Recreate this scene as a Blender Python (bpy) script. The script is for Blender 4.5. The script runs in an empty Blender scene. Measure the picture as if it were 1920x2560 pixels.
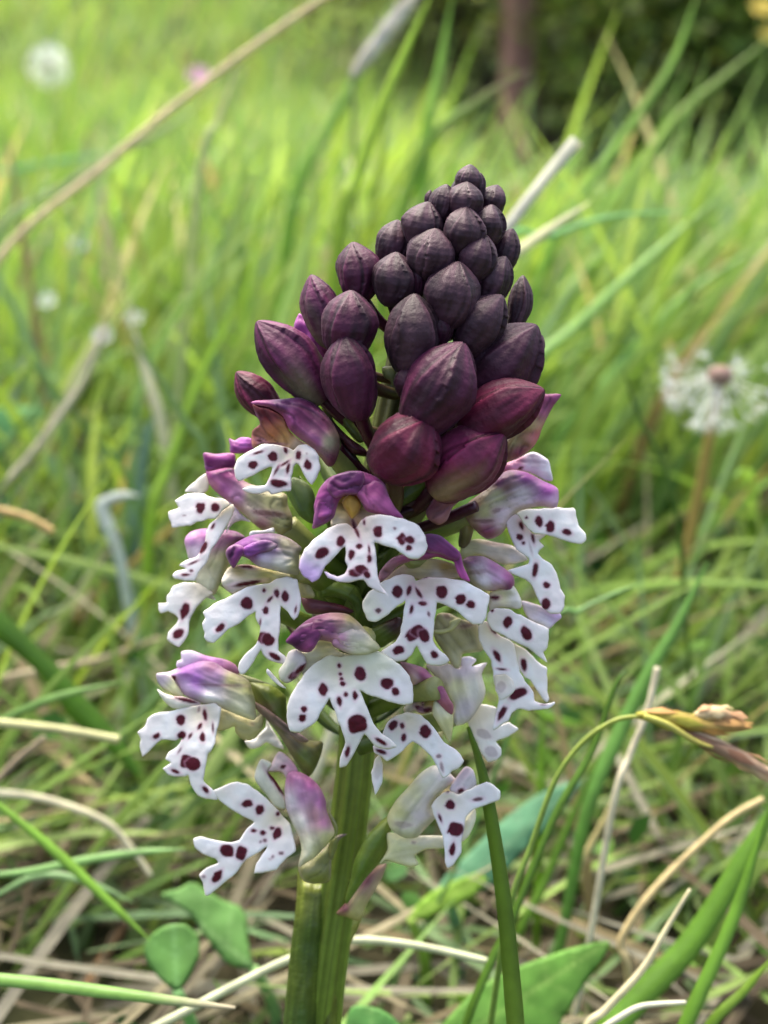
import bpy, math, random
import numpy as np
from mathutils import Vector, Matrix
from mathutils.geometry import delaunay_2d_cdt

# ------------------------------------------------------------------ camera, sky, sun, exposure
S = bpy.context.scene
PITCH = math.radians(20.0)
VFOV = math.radians(48.0)
H = 0.088                                   # metres of frame height at the flower spike
D = H / 2 / math.tan(VFOV / 2)              # camera to spike
P0 = np.array([0.0, 0.0, 0.085])            # point of the spike in the middle of the frame
FW = np.array([0.0, math.cos(PITCH), -math.sin(PITCH)])
UP = np.array([0.0, math.sin(PITCH), math.cos(PITCH)])
RT = np.array([1.0, 0.0, 0.0])
CAM = P0 - D * FW
K = H / 2560.0                              # metres per photograph pixel at the spike

cd = bpy.data.cameras.new('camera')
cam = bpy.data.objects.new('camera', cd)
S.collection.objects.link(cam)
cam.location = CAM
cam.rotation_euler = (math.pi / 2 - PITCH, 0, 0)
cd.sensor_fit = 'VERTICAL'; cd.sensor_height = 36; cd.sensor_width = 27
cd.lens = 18 / math.tan(VFOV / 2)
cd.clip_start = 0.004; cd.clip_end = 400
cd.dof.use_dof = True
cd.dof.focus_distance = D - 230 * K
cd.dof.aperture_fstop = 25.0
cd.dof.aperture_blades = 0
S.camera = cam

SUN_EL, SUN_AZ = 64.0, -20.0                # degrees; azimuth from +Y (behind the plant) towards +X
w = bpy.data.worlds.new('World'); S.world = w; w.use_nodes = True
nt = w.node_tree; nt.nodes.clear()
sky = nt.nodes.new('ShaderNodeTexSky'); sky.sky_type = 'NISHITA'; sky.sun_disc = False
sky.sun_elevation = math.radians(SUN_EL); sky.sun_rotation = math.radians(SUN_AZ)
sky.air_density = 0.8; sky.dust_density = 7.0; sky.ozone_density = 1.0
bg = nt.nodes.new('ShaderNodeBackground'); bg.inputs[1].default_value = 0.15
ow = nt.nodes.new('ShaderNodeOutputWorld')
nt.links.new(sky.outputs[0], bg.inputs[0]); nt.links.new(bg.outputs[0], ow.inputs[0])
sd = bpy.data.lights.new('sun', 'SUN'); sd.energy = 1.2; sd.angle = math.radians(40); sd.color = (1.0, 0.94, 0.83)
sun = bpy.data.objects.new('sun', sd); S.collection.objects.link(sun)
_e, _a = math.radians(SUN_EL), math.radians(SUN_AZ)
_to = Vector((math.sin(_a) * math.cos(_e), math.cos(_a) * math.cos(_e), math.sin(_e)))
sun.rotation_euler = _to.to_track_quat('Z', 'Y').to_euler()
S.view_settings.view_transform = 'Standard'; S.view_settings.look = 'None'
S.view_settings.gamma = 1.0; S.view_settings.exposure = 1.58
S.render.engine = 'CYCLES'
S.cycles.use_denoising = True
S.cycles.max_bounces = 8; S.cycles.transmission_bounces = 6; S.cycles.diffuse_bounces = 4

rng = np.random.default_rng(7)
random.seed(7)
COL = S.collection

# ------------------------------------------------------------------ helpers
def lin(c):
    c = np.asarray(c, float) / 255.0
    return np.where(c <= 0.04045, c / 12.92, ((c + 0.055) / 1.055) ** 2.4)

def un(P):
    """photograph pixels + height z above the picture plane of the spike (in the same pixels) -> metres"""
    P = np.asarray(P, float)
    t = D - P[..., 2] * K
    return at_t(P[..., 0], P[..., 1], t)

def at_t(px, py, t):
    px, py, t = np.broadcast_arrays(np.asarray(px, float), np.asarray(py, float), np.asarray(t, float))
    u = (px - 960) * K * t / D; v = (1280 - py) * K * t / D
    return CAM + t[..., None] * FW + u[..., None] * RT + v[..., None] * UP

def gz(x, y):
    x = np.asarray(x, float); y = np.asarray(y, float)
    base = 0.030 * np.maximum(y, -0.5) + 0.16 * np.maximum(y - 1.7, 0) - 0.02 * np.maximum(y - 12, 0)
    near = np.clip((np.abs(y) - 0.05) / 0.4, 0, 1)
    return base + 0.006 * np.sin(x * 23 + 1.1) * np.cos(y * 19) * (0.4 + near) + 0.018 * np.sin(x * 4.1 + 0.4) * np.sin(y * 3.3) * near

def t_ground(px, py):
    d = FW + (px - 960) * K / D * RT + (1280 - py) * K / D * UP
    t = 0.03
    for _ in range(900):
        p = CAM + d * t
        if p[2] < gz(p[0], p[1]): return t
        t *= 1.012
    return t

def vnoise(x, y, seed=0):
    x = np.asarray(x, float); y = np.asarray(y, float)
    xi = np.floor(x); yi = np.floor(y); fx = x - xi; fy = y - yi
    fx = fx * fx * (3 - 2 * fx); fy = fy * fy * (3 - 2 * fy)
    def hsh(a, b):
        s = np.sin(a * 127.1 + b * 311.7 + seed * 74.7) * 43758.5453
        return s - np.floor(s)
    return ((hsh(xi, yi) * (1 - fx) + hsh(xi + 1, yi) * fx) * (1 - fy)
            + (hsh(xi, yi + 1) * (1 - fx) + hsh(xi + 1, yi + 1) * fx) * fy) * 2 - 1

def sstep(a, b, x):
    t = np.clip((x - a) / (b - a), 0, 1); return t * t * (3 - 2 * t)

def mesh_obj(name, V, F, mat, parent=None, col=None, smooth=True, quads=None):
    """V (n,3); F list of faces or an (m,k) int array"""
    me = bpy.data.meshes.new(name)
    V = np.asarray(V, np.float32)
    if isinstance(F, np.ndarray):
        m, k = F.shape
        me.vertices.add(len(V)); me.vertices.foreach_set('co', V.ravel())
        me.loops.add(m * k); me.loops.foreach_set('vertex_index', F.astype(np.int32).ravel())
        me.polygons.add(m)
        me.polygons.foreach_set('loop_start', np.arange(0, m * k, k, dtype=np.int32))
        me.polygons.foreach_set('loop_total', np.full(m, k, np.int32))
        me.update(calc_edges=True); me.validate()
    else:
        me.from_pydata([tuple(v) for v in V], [], [tuple(f) for f in F]); me.update()
    if smooth:
        me.polygons.foreach_set('use_smooth', np.ones(len(me.polygons), bool))
    if col is not None:
        a = me.color_attributes.new('Col', 'FLOAT_COLOR', 'POINT')
        c = np.ones((len(V), 4), np.float32); c[:, :3] = col
        a.data.foreach_set('color', c.ravel())
    me.materials.append(mat)
    o = bpy.data.objects.new(name, me); COL.objects.link(o)
    if parent is not None: o.parent = parent
    return o

def tag(o, label=None, cat=None, group=None, kind=None):
    if label: o['label'] = label
    if cat: o['category'] = cat
    if group: o['group'] = group
    if kind: o['kind'] = kind
    return o

def empty(name, loc=(0, 0, 0)):
    o = bpy.data.objects.new(name, None); COL.objects.link(o); o.location = loc
    o.empty_display_size = 0.01
    return o

# ------------------------------------------------------------------ materials
def leafy(name, rough=0.45, trans=0.35, spec=0.35, bump=0.0, bscale=900, warm=(1.0, 1.0, 1.0), var=0.0, sheen=0.0, stretch=None):
    m = bpy.data.materials.new(name); m.use_nodes = True
    n = m.node_tree; n.nodes.clear(); L = n.links.new
    out = n.nodes.new('ShaderNodeOutputMaterial')
    at = n.nodes.new('ShaderNodeAttribute'); at.attribute_name = 'Col'
    pb = n.nodes.new('ShaderNodeBsdfPrincipled')
    pb.inputs['Roughness'].default_value = rough
    pb.inputs['Specular IOR Level'].default_value = spec
    if sheen:
        pb.inputs['Sheen Weight'].default_value = sheen
        pb.inputs['Sheen Roughness'].default_value = 0.4
        pb.inputs['Sheen Tint'].default_value = (0.75, 0.7, 0.95, 1)
    tc = n.nodes.new('ShaderNodeTexCoord')
    src = at.outputs['Color']
    if var:
        nz = n.nodes.new('ShaderNodeTexNoise'); nz.inputs['Scale'].default_value = bscale * 0.35
        nz.inputs['Detail'].default_value = 3
        L(tc.outputs['Object'], nz.inputs['Vector'])
        mr = n.nodes.new('ShaderNodeMapRange'); mr.inputs[1].default_value = 0.3; mr.inputs[2].default_value = 0.7
        mr.inputs[3].default_value = 1 - var; mr.inputs[4].default_value = 1 + var
        L(nz.outputs['Fac'], mr.inputs[0])
        mx = n.nodes.new('ShaderNodeVectorMath'); mx.operation = 'SCALE'
        L(src, mx.inputs[0]); L(mr.outputs[0], mx.inputs['Scale'])
        src = mx.outputs[0]
    L(src, pb.inputs['Base Color'])
    if bump:
        nb = n.nodes.new('ShaderNodeTexNoise'); nb.inputs['Scale'].default_value = bscale
        nb.inputs['Detail'].default_value = 4
        L(tc.outputs['Object'], nb.inputs['Vector'])
        bp = n.nodes.new('ShaderNodeBump'); bp.inputs['Strength'].default_value = bump
        bp.inputs['Distance'].default_value = 0.0002
        L(nb.outputs['Fac'], bp.inputs['Height']); L(bp.outputs[0], pb.inputs['Normal'])
    if trans:
        tr = n.nodes.new('ShaderNodeBsdfTranslucent')
        vm = n.nodes.new('ShaderNodeVectorMath'); vm.operation = 'MULTIPLY'; vm.inputs[1].default_value = warm
        L(src, vm.inputs[0]); L(vm.outputs[0], tr.inputs['Color'])
        mi = n.nodes.new('ShaderNodeMixShader'); mi.inputs[0].default_value = trans
        L(pb.outputs[0], mi.inputs[1]); L(tr.outputs[0], mi.inputs[2]); L(mi.outputs[0], out.inputs[0])
    else:
        L(pb.outputs[0], out.inputs[0])
    return m

M = {
    'bud': leafy('bud_skin', 0.55, 0.0, 0.3, 0.4, 2600, var=0.18, sheen=0.03),
    'hood': leafy('hood_petal', 0.45, 0.18, 0.35, 0.25, 2600, var=0.1),
    'lip': leafy('lip_petal', 0.5, 0.25, 0.3, 0.18, 3200, var=0.02),
    'green': leafy('stem_green', 0.4, 0.06, 0.4, 0.25, 2600, var=0.14),
    'grass': leafy('grass_blade_green', 0.45, 0.42, 0.25, warm=(1.15, 1.1, 0.7)),
    'hero': leafy('grass_blade_ribbed', 0.4, 0.34, 0.4, 0.2, 1500, warm=(1.15, 1.1, 0.7), var=0.12),
    'dry': leafy('dry_straw', 0.6, 0.15, 0.25, 0.4, 1200, var=0.2),
    'herb': leafy('herb_leaf', 0.55, 0.3, 0.2, 0.3, 700, warm=(1.1, 1.1, 0.7), var=0.14),
    'shrub': leafy('shrub_leaf', 0.5, 0.45, 0.35, warm=(1.1, 1.1, 0.7)),
    'bark': leafy('bark', 0.85, 0.0, 0.2, 0.9, 160, var=0.3),
    'fluff': leafy('seed_fluff', 0.8, 0.4, 0.1),
}

def soil_material():
    m = bpy.data.materials.new('soil'); m.use_nodes = True
    n = m.node_tree; L = n.links.new
    pb = n.nodes['Principled BSDF']; pb.inputs['Roughness'].default_value = 0.95
    pb.inputs['Specular IOR Level'].default_value = 0.1
    tc = n.nodes.new('ShaderNodeTexCoord')
    a = n.nodes.new('ShaderNodeTexNoise'); a.inputs['Scale'].default_value = 60; a.inputs['Detail'].default_value = 8
    b = n.nodes.new('ShaderNodeTexNoise'); b.inputs['Scale'].default_value = 2.2; b.inputs['Detail'].default_value = 4
    L(tc.outputs['Object'], a.inputs[0]); L(tc.outputs['Object'], b.inputs[0])
    r = n.nodes.new('ShaderNodeValToRGB')
    r.color_ramp.elements[0].position = 0.35; r.color_ramp.elements[0].color = (0.022, 0.016, 0.010, 1)
    r.color_ramp.elements[1].position = 0.7; r.color_ramp.elements[1].color = (0.09, 0.075, 0.045, 1)
    L(a.outputs['Fac'], r.inputs[0])
    g = n.nodes.new('ShaderNodeMixRGB'); g.inputs[2].default_value = (0.06, 0.10, 0.025, 1)
    mr = n.nodes.new('ShaderNodeMapRange'); mr.inputs[1].default_value = 0.4; mr.inputs[2].default_value = 0.62; mr.inputs[4].default_value = 0.7
    L(b.outputs['Fac'], mr.inputs[0]); L(mr.outputs[0], g.inputs[0]); L(r.outputs[0], g.inputs[1])
    L(g.outputs[0], pb.inputs['Base Color'])
    bp = n.nodes.new('ShaderNodeBump'); bp.inputs['Strength'].default_value = 0.8; bp.inputs['Distance'].default_value = 0.004
    L(a.outputs['Fac'], bp.inputs['Height']); L(bp.outputs[0], pb.inputs['Normal'])
    return m
M['soil'] = soil_material()

# ------------------------------------------------------------------ the ground
def grid_axis(lo, hi, fine, n):
    s = np.linspace(-1, 1, n); s = np.sign(s) * np.abs(s) ** 3.2
    return np.where(s < 0, -s * lo, s * hi)
gx = grid_axis(-120, 120, 0.01, 180)
gy = np.concatenate([np.linspace(-3, -0.3, 12), np.linspace(-0.28, 0.6, 70), 0.6 + (np.linspace(0, 1, 150)[1:] ** 2.6) * 160])
GX, GY = np.meshgrid(gx, gy)
GV = np.stack([GX, GY, gz(GX, GY)], -1).reshape(-1, 3)
nx = len(gx)
i, j = np.meshgrid(np.arange(len(gy) - 1), np.arange(nx - 1), indexing='ij')
q = (i * nx + j).ravel()
ground = mesh_obj('ground', GV, np.stack([q, q + 1, q + nx + 1, q + nx], 1), M['soil'])
tag(ground, 'dark soil of the sloping meadow showing between the grass', 'ground', kind='structure')

# ------------------------------------------------------------------ shape builders (work in photograph pixels + height z)
REG = {'F': (0, 0, 1.15732), '1': (700, 380, .42194), '2': (560, 780, .27127), '3': (900, 900, .36166), '4': (380, 1080, .28037),
       '5': (680, 1140, .34961), '6': (1000, 1340, .28032), '7': (320, 1600, .34961), '8': (700, 1700, .38885),
       'S': (0, 0, 1.0), 'R': (900, 1900, .61483), 'L': (0, 1960, .5425), 'A': (0, 700, .38577), 'B': (0, 1400, .38577), 'C': (1200, 1400, .434)}
def PX(reg, pts):
    ox, oy, s = REG[reg]
    a = np.asarray(pts, float).copy()
    a[:, 0] = ox + a[:, 0] * s; a[:, 1] = oy + a[:, 1] * s
    return a

def zax(py):                               # the spike leans a little away from the lens at its foot
    return (1280 - np.asarray(py, float)) * 0.15

AXIS = np.array([(1172, 430), (1140, 550), (1090, 700), (1030, 900), (975, 1100), (930, 1300), (900, 1500), (893, 1700), (893, 1850), (872, 2050), (845, 2230), (800, 2560)], float)
def axis_x(py): return np.interp(py, AXIS[:, 1], AXIS[:, 0])

def smooth_closed(p, step, rnd=0.8):
    n = len(p); out = []
    for k in range(n):
        p0, p1, p2, p3 = p[k - 1], p[k], p[(k + 1) % n], p[(k + 2) % n]
        L = np.linalg.norm(p2 - p1); m = max(2, int(L / step))
        t = np.linspace(0, 1, m, endpoint=False)[:, None]
        c = 0.5 * ((2 * p1) + (p2 - p0) * t + (2 * p0 - 5 * p1 + 4 * p2 - p3) * t ** 2 + (3 * p1 - p0 - 3 * p2 + p3) * t ** 3)
        lnr = p1 + (p2 - p1) * t
        out.append(c * rnd + lnr * (1 - rnd))
    return np.concatenate(out)

def inside(P, poly):
    x, y = P[:, 0][:, None], P[:, 1][:, None]
    a = poly; b = np.roll(poly, -1, 0)
    c = ((a[:, 1] > y) != (b[:, 1] > y)) & (x < (b[:, 0] - a[:, 0]) * (y - a[:, 1]) / (b[:, 1] - a[:, 1] + 1e-12) + a[:, 0])
    return c.sum(1) % 2 == 1

def edge_dist(P, poly):
    a = poly; ab = np.roll(poly, -1, 0) - a
    l2 = (ab ** 2).sum(1) + 1e-9
    best = np.full(len(P), 1e9)
    for s in range(0, len(P), 2000):
        q = P[s:s + 2000, None, :] - a[None]
        t = np.clip((q * ab).sum(2) / l2, 0, 1)
        d = np.sqrt(((q - t[..., None] * ab) ** 2).sum(2)).min(1)
        best[s:s + 2000] = d
    return best

def fill(poly, h, seed):
    r = np.random.default_rng(seed)
    lo, hi = poly.min(0), poly.max(0)
    xs = np.arange(lo[0], hi[0] + h, h); ys = np.arange(lo[1], hi[1] + h, h * 0.87)
    X, Y = np.meshgrid(xs, ys); X = X + (np.arange(len(ys)) % 2)[:, None] * h / 2
    P = np.stack([X.ravel(), Y.ravel()], 1) + r.uniform(-h * 0.12, h * 0.12, (X.size, 2))
    P = P[inside(P, poly)]
    P = P[edge_dist(P, poly) > h * 0.55] if len(P) else P
    A = np.concatenate([poly, P]); nb = len(poly)
    res = delaunay_2d_cdt([Vector(p) for p in A], [], [list(range(nb))], 1, 1e-6)
    V = np.array([v[:] for v in res[0]])
    T = [tuple(f) for f in res[2]]
    tri = []
    for f in T:
        for k in range(1, len(f) - 1): tri.append((f[0], f[k], f[k + 1]))
    return V, np.array(tri, int)

def idw(P, cpts):
    c = np.array([k[:2] for k in cpts], float); v = np.array([lin(k[2]) for k in cpts])
    d2 = ((P[:, None] - c[None]) ** 2).sum(2) + 60
    wt = 1 / d2 ** 1.3
    return (wt[..., None] * v[None]).sum(1) / wt.sum(1)[:, None]

SEED = [0]
SPOT = lin((84, 12, 30)); HALO = lin((225, 165, 190))
def solid(name, parent, reg, pts, z, cols, mat='hood', bulge=30, back=None, thick=7, tilt=(0, 0), h=5, spots=(), throat=None,
          fwd=0.0, curl=0.0, wav=3.0, streak=0.12, sm=6, groove=3.6, jag=0.0, lean=True):
    """A petal, hood, bract: closed outline, filled, domed to the front and back, with its own height, tilt and curl."""
    SEED[0] += 1; sd_ = SEED[0]
    poly = smooth_closed(PX(reg, pts), h * 0.9, 0.5 if mat == 'lip' else 0.8)
    if jag:
        c0 = poly.mean(0); k = np.arange(len(poly))
        poly = poly + (poly - c0) / (np.linalg.norm(poly - c0, axis=1)[:, None] + 1e-6) * (jag * vnoise(k / 5.0, k * 0, sd_))[:, None]
    V, T = fill(poly, h, sd_)
    d = edge_dist(V, poly); d[d < h * 0.3] = 0
    R = min(max(d.max(), 1e-3), 24 if mat == 'hood' else 1e9); t = np.clip(d / R, 0, 1)
    dome = np.sqrt(np.maximum(1 - (1 - t) ** 2, 0))
    bd = d == 0
    e = np.concatenate([T[:, [0, 1]], T[:, [1, 2]], T[:, [2, 0]]])
    for _ in range(sm):
        s = np.zeros(len(V)); n = np.zeros(len(V))
        np.add.at(s, e[:, 0], dome[e[:, 1]]); np.add.at(s, e[:, 1], dome[e[:, 0]])
        np.add.at(n, e[:, 0], 1); np.add.at(n, e[:, 1], 1)
        dn = s / np.maximum(n, 1); dome = np.where(bd, 0, dn)
    c = V.mean(0)
    zz = z + (zax(c[1]) if lean else 0) + tilt[0] * (V[:, 0] - c[0]) + tilt[1] * (V[:, 1] - c[1])
    if throat is not None:
        T0 = PX(reg, [throat])[0]; r = np.sqrt(((V - T0) ** 2).sum(1))
        zz = zz + fwd * r - curl * r ** 2
    zz = zz + wav * vnoise(V[:, 0] / 55, V[:, 1] / 55, sd_) + wav * 0.4 * vnoise(V[:, 0] / 18, V[:, 1] / 18, sd_ + 9)
    # veins run along the long axis
    q = V - c; ev, evec = np.linalg.eigh(q.T @ q)
    al, ac = q @ evec[:, 1], q @ evec[:, 0]
    st = vnoise(ac / 9 + vnoise(al / 60, ac / 60, 3) * 1.2, al / 170, sd_) * 0.7 + vnoise(ac / 3.5, al / 110, sd_ + 4) * 0.3
    if mat == 'hood': st = st * 0.7 + 0.6 * vnoise(ac / 22 + vnoise(al / 50, ac / 50, 5), al / 120, sd_ + 6)
    edge_t = np.clip(d / 7.0, 0, 1) ** 0.5
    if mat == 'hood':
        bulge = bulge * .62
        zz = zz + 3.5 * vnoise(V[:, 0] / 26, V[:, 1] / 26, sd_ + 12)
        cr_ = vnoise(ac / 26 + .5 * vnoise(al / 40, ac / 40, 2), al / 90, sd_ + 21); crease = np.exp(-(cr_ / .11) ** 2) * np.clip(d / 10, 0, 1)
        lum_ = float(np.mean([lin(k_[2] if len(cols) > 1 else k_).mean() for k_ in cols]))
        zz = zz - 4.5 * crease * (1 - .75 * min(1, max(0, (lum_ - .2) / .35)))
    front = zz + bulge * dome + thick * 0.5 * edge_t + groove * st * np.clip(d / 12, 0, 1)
    bk = bulge * 0.6 if back is None else back
    backz = zz - bk * dome - thick * 0.5 * edge_t
    if len(cols) == 1: C = np.repeat(lin(cols[0])[None], len(V), 0)
    else: C = idw(V, [tuple(PX(reg, [k[:2]])[0]) + (k[2],) for k in cols])
    if mat == 'lip' and throat is not None and len(cols) == 1:
        bl = (np.exp(-(r / 42) ** 2) * .75)[:, None]; C = C * (1 - bl) + lin((226, 216, 184)) * bl
    if name == 'stem_rib': C = C * (1 + .45 * np.exp(-((np.abs(np.sin(ac / 8.5 + .3 * np.sin(al / 90)))) / .22) ** 2) - .12)[:, None]
    C = C * np.clip(1 + (1.6 if mat == 'hood' else 1.0) * streak * st, .3, 1.8)[:, None]
    C = C * (1 + 0.08 * vnoise(V[:, 0] / 30, V[:, 1] / 30, sd_ + 2))[:, None]
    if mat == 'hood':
        pale_ = sstep(.12, .5, C.mean(1)); C = C * (1 - .42 * crease * (1 - .85 * pale_))[:, None]  # fold shading put into the colour: creases darkened, less on pale petals
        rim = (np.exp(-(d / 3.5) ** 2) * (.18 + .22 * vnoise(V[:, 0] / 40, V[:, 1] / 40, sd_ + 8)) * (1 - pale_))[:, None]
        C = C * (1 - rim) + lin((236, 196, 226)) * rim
    s_ = REG[reg][2]
    for sp in spots:
        x, y, rx, ry = sp[:4]; an = math.radians(sp[4]) if len(sp) > 4 else 0.0
        pale = sp[5] if len(sp) > 5 else 1.0
        p = PX(reg, [(x, y)])[0]; dx, dy = V[:, 0] - p[0], V[:, 1] - p[1]
        a = (dx * math.cos(an) + dy * math.sin(an)) / (rx * s_); b = (-dx * math.sin(an) + dy * math.cos(an)) / (ry * s_)
        rr = np.sqrt(a * a + b * b) * (1 + 0.16 * vnoise(np.arctan2(b, a) * 1.3 + 7, a * 0 + x, sd_))
        soft = 1.6 / max(min(rx, ry) * s_, 2)
        halo = 0.35 * pale * (1 - sstep(1.0, 1.0 + 7 / max(min(rx, ry) * s_, 5), rr))[:, None]
        C = C * (1 - halo) + HALO * halo
        mk = pale * (1 - sstep(1 - soft, 1 + soft, rr))[:, None]
        C = C * (1 - mk) + (SPOT * (1 + 0.25 * vnoise(V[:, 0] / 6, V[:, 1] / 6, sd_))[:, None]) * mk
    nv = len(V)
    remap = np.arange(nv) + nv; remap[bd] = np.nonzero(bd)[0]
    keep = ~bd; new = np.cumsum(keep) - 1 + nv; remap = np.where(bd, np.arange(nv), new)
    front = np.where(bd, zz, front)
    VV = np.concatenate([np.column_stack([V, front]), np.column_stack([V, backz])[keep]])
    CC = np.concatenate([C, C[keep]])
    ar = (V[T[:, 1]] - V[T[:, 0]]); br = (V[T[:, 2]] - V[T[:, 0]])
    flip = (ar[:, 0] * br[:, 1] - ar[:, 1] * br[:, 0]) > 0      # y grows downwards: positive area faces away
    TF = np.where(flip[:, None], T[:, ::-1], T)
    TB = remap[TF[:, ::-1]]
    ok = ~((TB[:, 0] == TF[:, 2]) & (TB[:, 1] == TF[:, 1]) & (TB[:, 2] == TF[:, 0]))
    return mesh_obj(name, un(VV), np.concatenate([TF, TB[ok]]), M[mat], parent, np.clip(CC, 0.001, 0.95))

PV = np.array([0, .05, .12, .22, .34, .46, .58, .7, .8, .88, .94, .98, 1.0])
PR = np.array([.34, .54, .70, .85, .95, 1.0, .98, .89, .73, .52, .33, .17, .05])
def bud(name, parent, reg, tip, base, wpx, z, dark, light, ztip=0, roll=None, green=None, nu=84, nv=56, step=0.15):
    """An unopened flower: ovoid with three overlapping sepals that meet in a keeled tip."""
    SEED[0] += 1; sd_ = SEED[0]; r_ = np.random.default_rng(sd_)
    s = REG[reg][2]
    tp = PX(reg, [tip])[0]; bs = PX(reg, [base])[0]; W = wpx * s / 2
    cz = zax((tp[1] + bs[1]) / 2)
    bs = bs + (bs - tp) * 0.12; W = W * 1.17
    B = np.array([bs[0], bs[1], z + cz]); Tt = np.array([tp[0], tp[1], z + cz + ztip])
    a = Tt - B; Lk = np.linalg.norm(a); a = a / Lk
    e1 = np.array([-a[1], a[0], 0.0]); e1 /= np.linalg.norm(e1); e2 = np.cross(a, e1)
    if e2[2] < 0: e2 = -e2; e1 = -e1
    v = np.linspace(0, 1, nv) ** 0.92; u = np.linspace(0, 2 * np.pi, nu, endpoint=False)
    VV_, UU = np.meshgrid(v, u, indexing='ij')
    pr = np.interp(VV_, PV, PR)
    roll = r_.uniform(0, 6.28) if roll is None else math.radians(roll)
    sg = ((UU + roll + 0.35 * np.sin(VV_ * 3)) / (2 * np.pi) * 3) % 1.0
    third = np.floor(((UU + roll + 0.35 * np.sin(VV_ * 3)) / (2 * np.pi) * 3) % 3)
    wv = np.clip(VV_ * 1.6, 0, 1)
    rad = 1 + step * (sg - 0.5) * wv + 0.06 * np.exp(-((sg - 0.95) / 0.05) ** 2) * wv + 0.10 * np.exp(-((sg - 0.45) / 0.10) ** 2) * VV_ - 0.05 * np.exp(-((sg - 0.25) / 0.1) ** 2) * VV_
    arch = 0.62 + 0.5 * (1 - VV_) ** 0.8
    du = np.abs((UU - np.pi / 2 + r_.uniform(-.5, .5) + np.pi) % (2 * np.pi) - np.pi)
    rad = rad + (0.085 * sstep(arch + .10, arch - .03, du) + 0.06 * np.exp(-((du - arch) / .09) ** 2)) * sstep(.25, .6, VV_) * (nu > 20)
    cu, su = np.cos(UU), np.sin(UU)
    wr = vnoise(sg * 5 + third * 11, VV_ * 4.5 + sd_, sd_) * 0.045 + vnoise(sg * 16 + third * 7, VV_ * 3 + sd_, sd_ + 1) * 0.03
    rad = pr * W * (rad + wr * np.clip((1 - VV_) * 5, 0, 1))
    bend = (r_.uniform(-1, 1) * 0.05 * Lk) * np.sin(VV_ * np.pi)
    Pn = B + a * (VV_ * Lk)[..., None] + e1 * (rad * cu + bend)[..., None] + e2 * (rad * su * 0.94)[..., None]
    Pn = Pn.reshape(-1, 3)
    d0, l0 = lin(dark), lin(light)
    mixk = np.clip(0.45 + 0.5 * vnoise(sg * 6 + third * 5, VV_ * 2.2, sd_ + 3) + 0.25 * vnoise(sg * 18 + third, VV_ * 3, sd_ + 5), 0, 1)
    mixk = np.clip(mixk + .45 * np.exp(-((du - arch) / .08) ** 2) * sstep(.3, .6, VV_) - .6 * np.exp(-((du - arch - .14) / .08) ** 2), 0, 1)  # fold relief painted in: pale edge, dark groove beside it
    mixk = mixk * (1 - 0.7 * np.exp(-((sg - 0.02) / 0.05) ** 2))
    C = d0 * (1 - mixk[..., None]) + l0 * mixk[..., None]
    if green is not None:
        gk = np.clip(sstep(0.75, 0.05, VV_ + 0.25 * vnoise(sg * 5, VV_ * 3, sd_)) * sstep(0.1, 0.45, sg) * sstep(0.98, 0.6, sg), 0, 1) * 0.75
        C = C * (1 - gk[..., None]) + lin(green) * gk[..., None]
    C = C.reshape(-1, 3)
    ii, jj = np.meshgrid(np.arange(nv - 1), np.arange(nu), indexing='ij')
    a0 = ii * nu + jj; a1 = ii * nu + (jj + 1) % nu
    Q = np.stack([a0, a1, a1 + nu, a0 + nu], -1).reshape(-1, 4)
    det = np.dot(np.cross(e1, e2), a)
    # image y grows downwards, so the handedness flips on the way to metres
    if det > 0: Q = Q[:, ::-1]
    return mesh_obj(name, un(Pn), Q, M['bud'], parent, C), B

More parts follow.
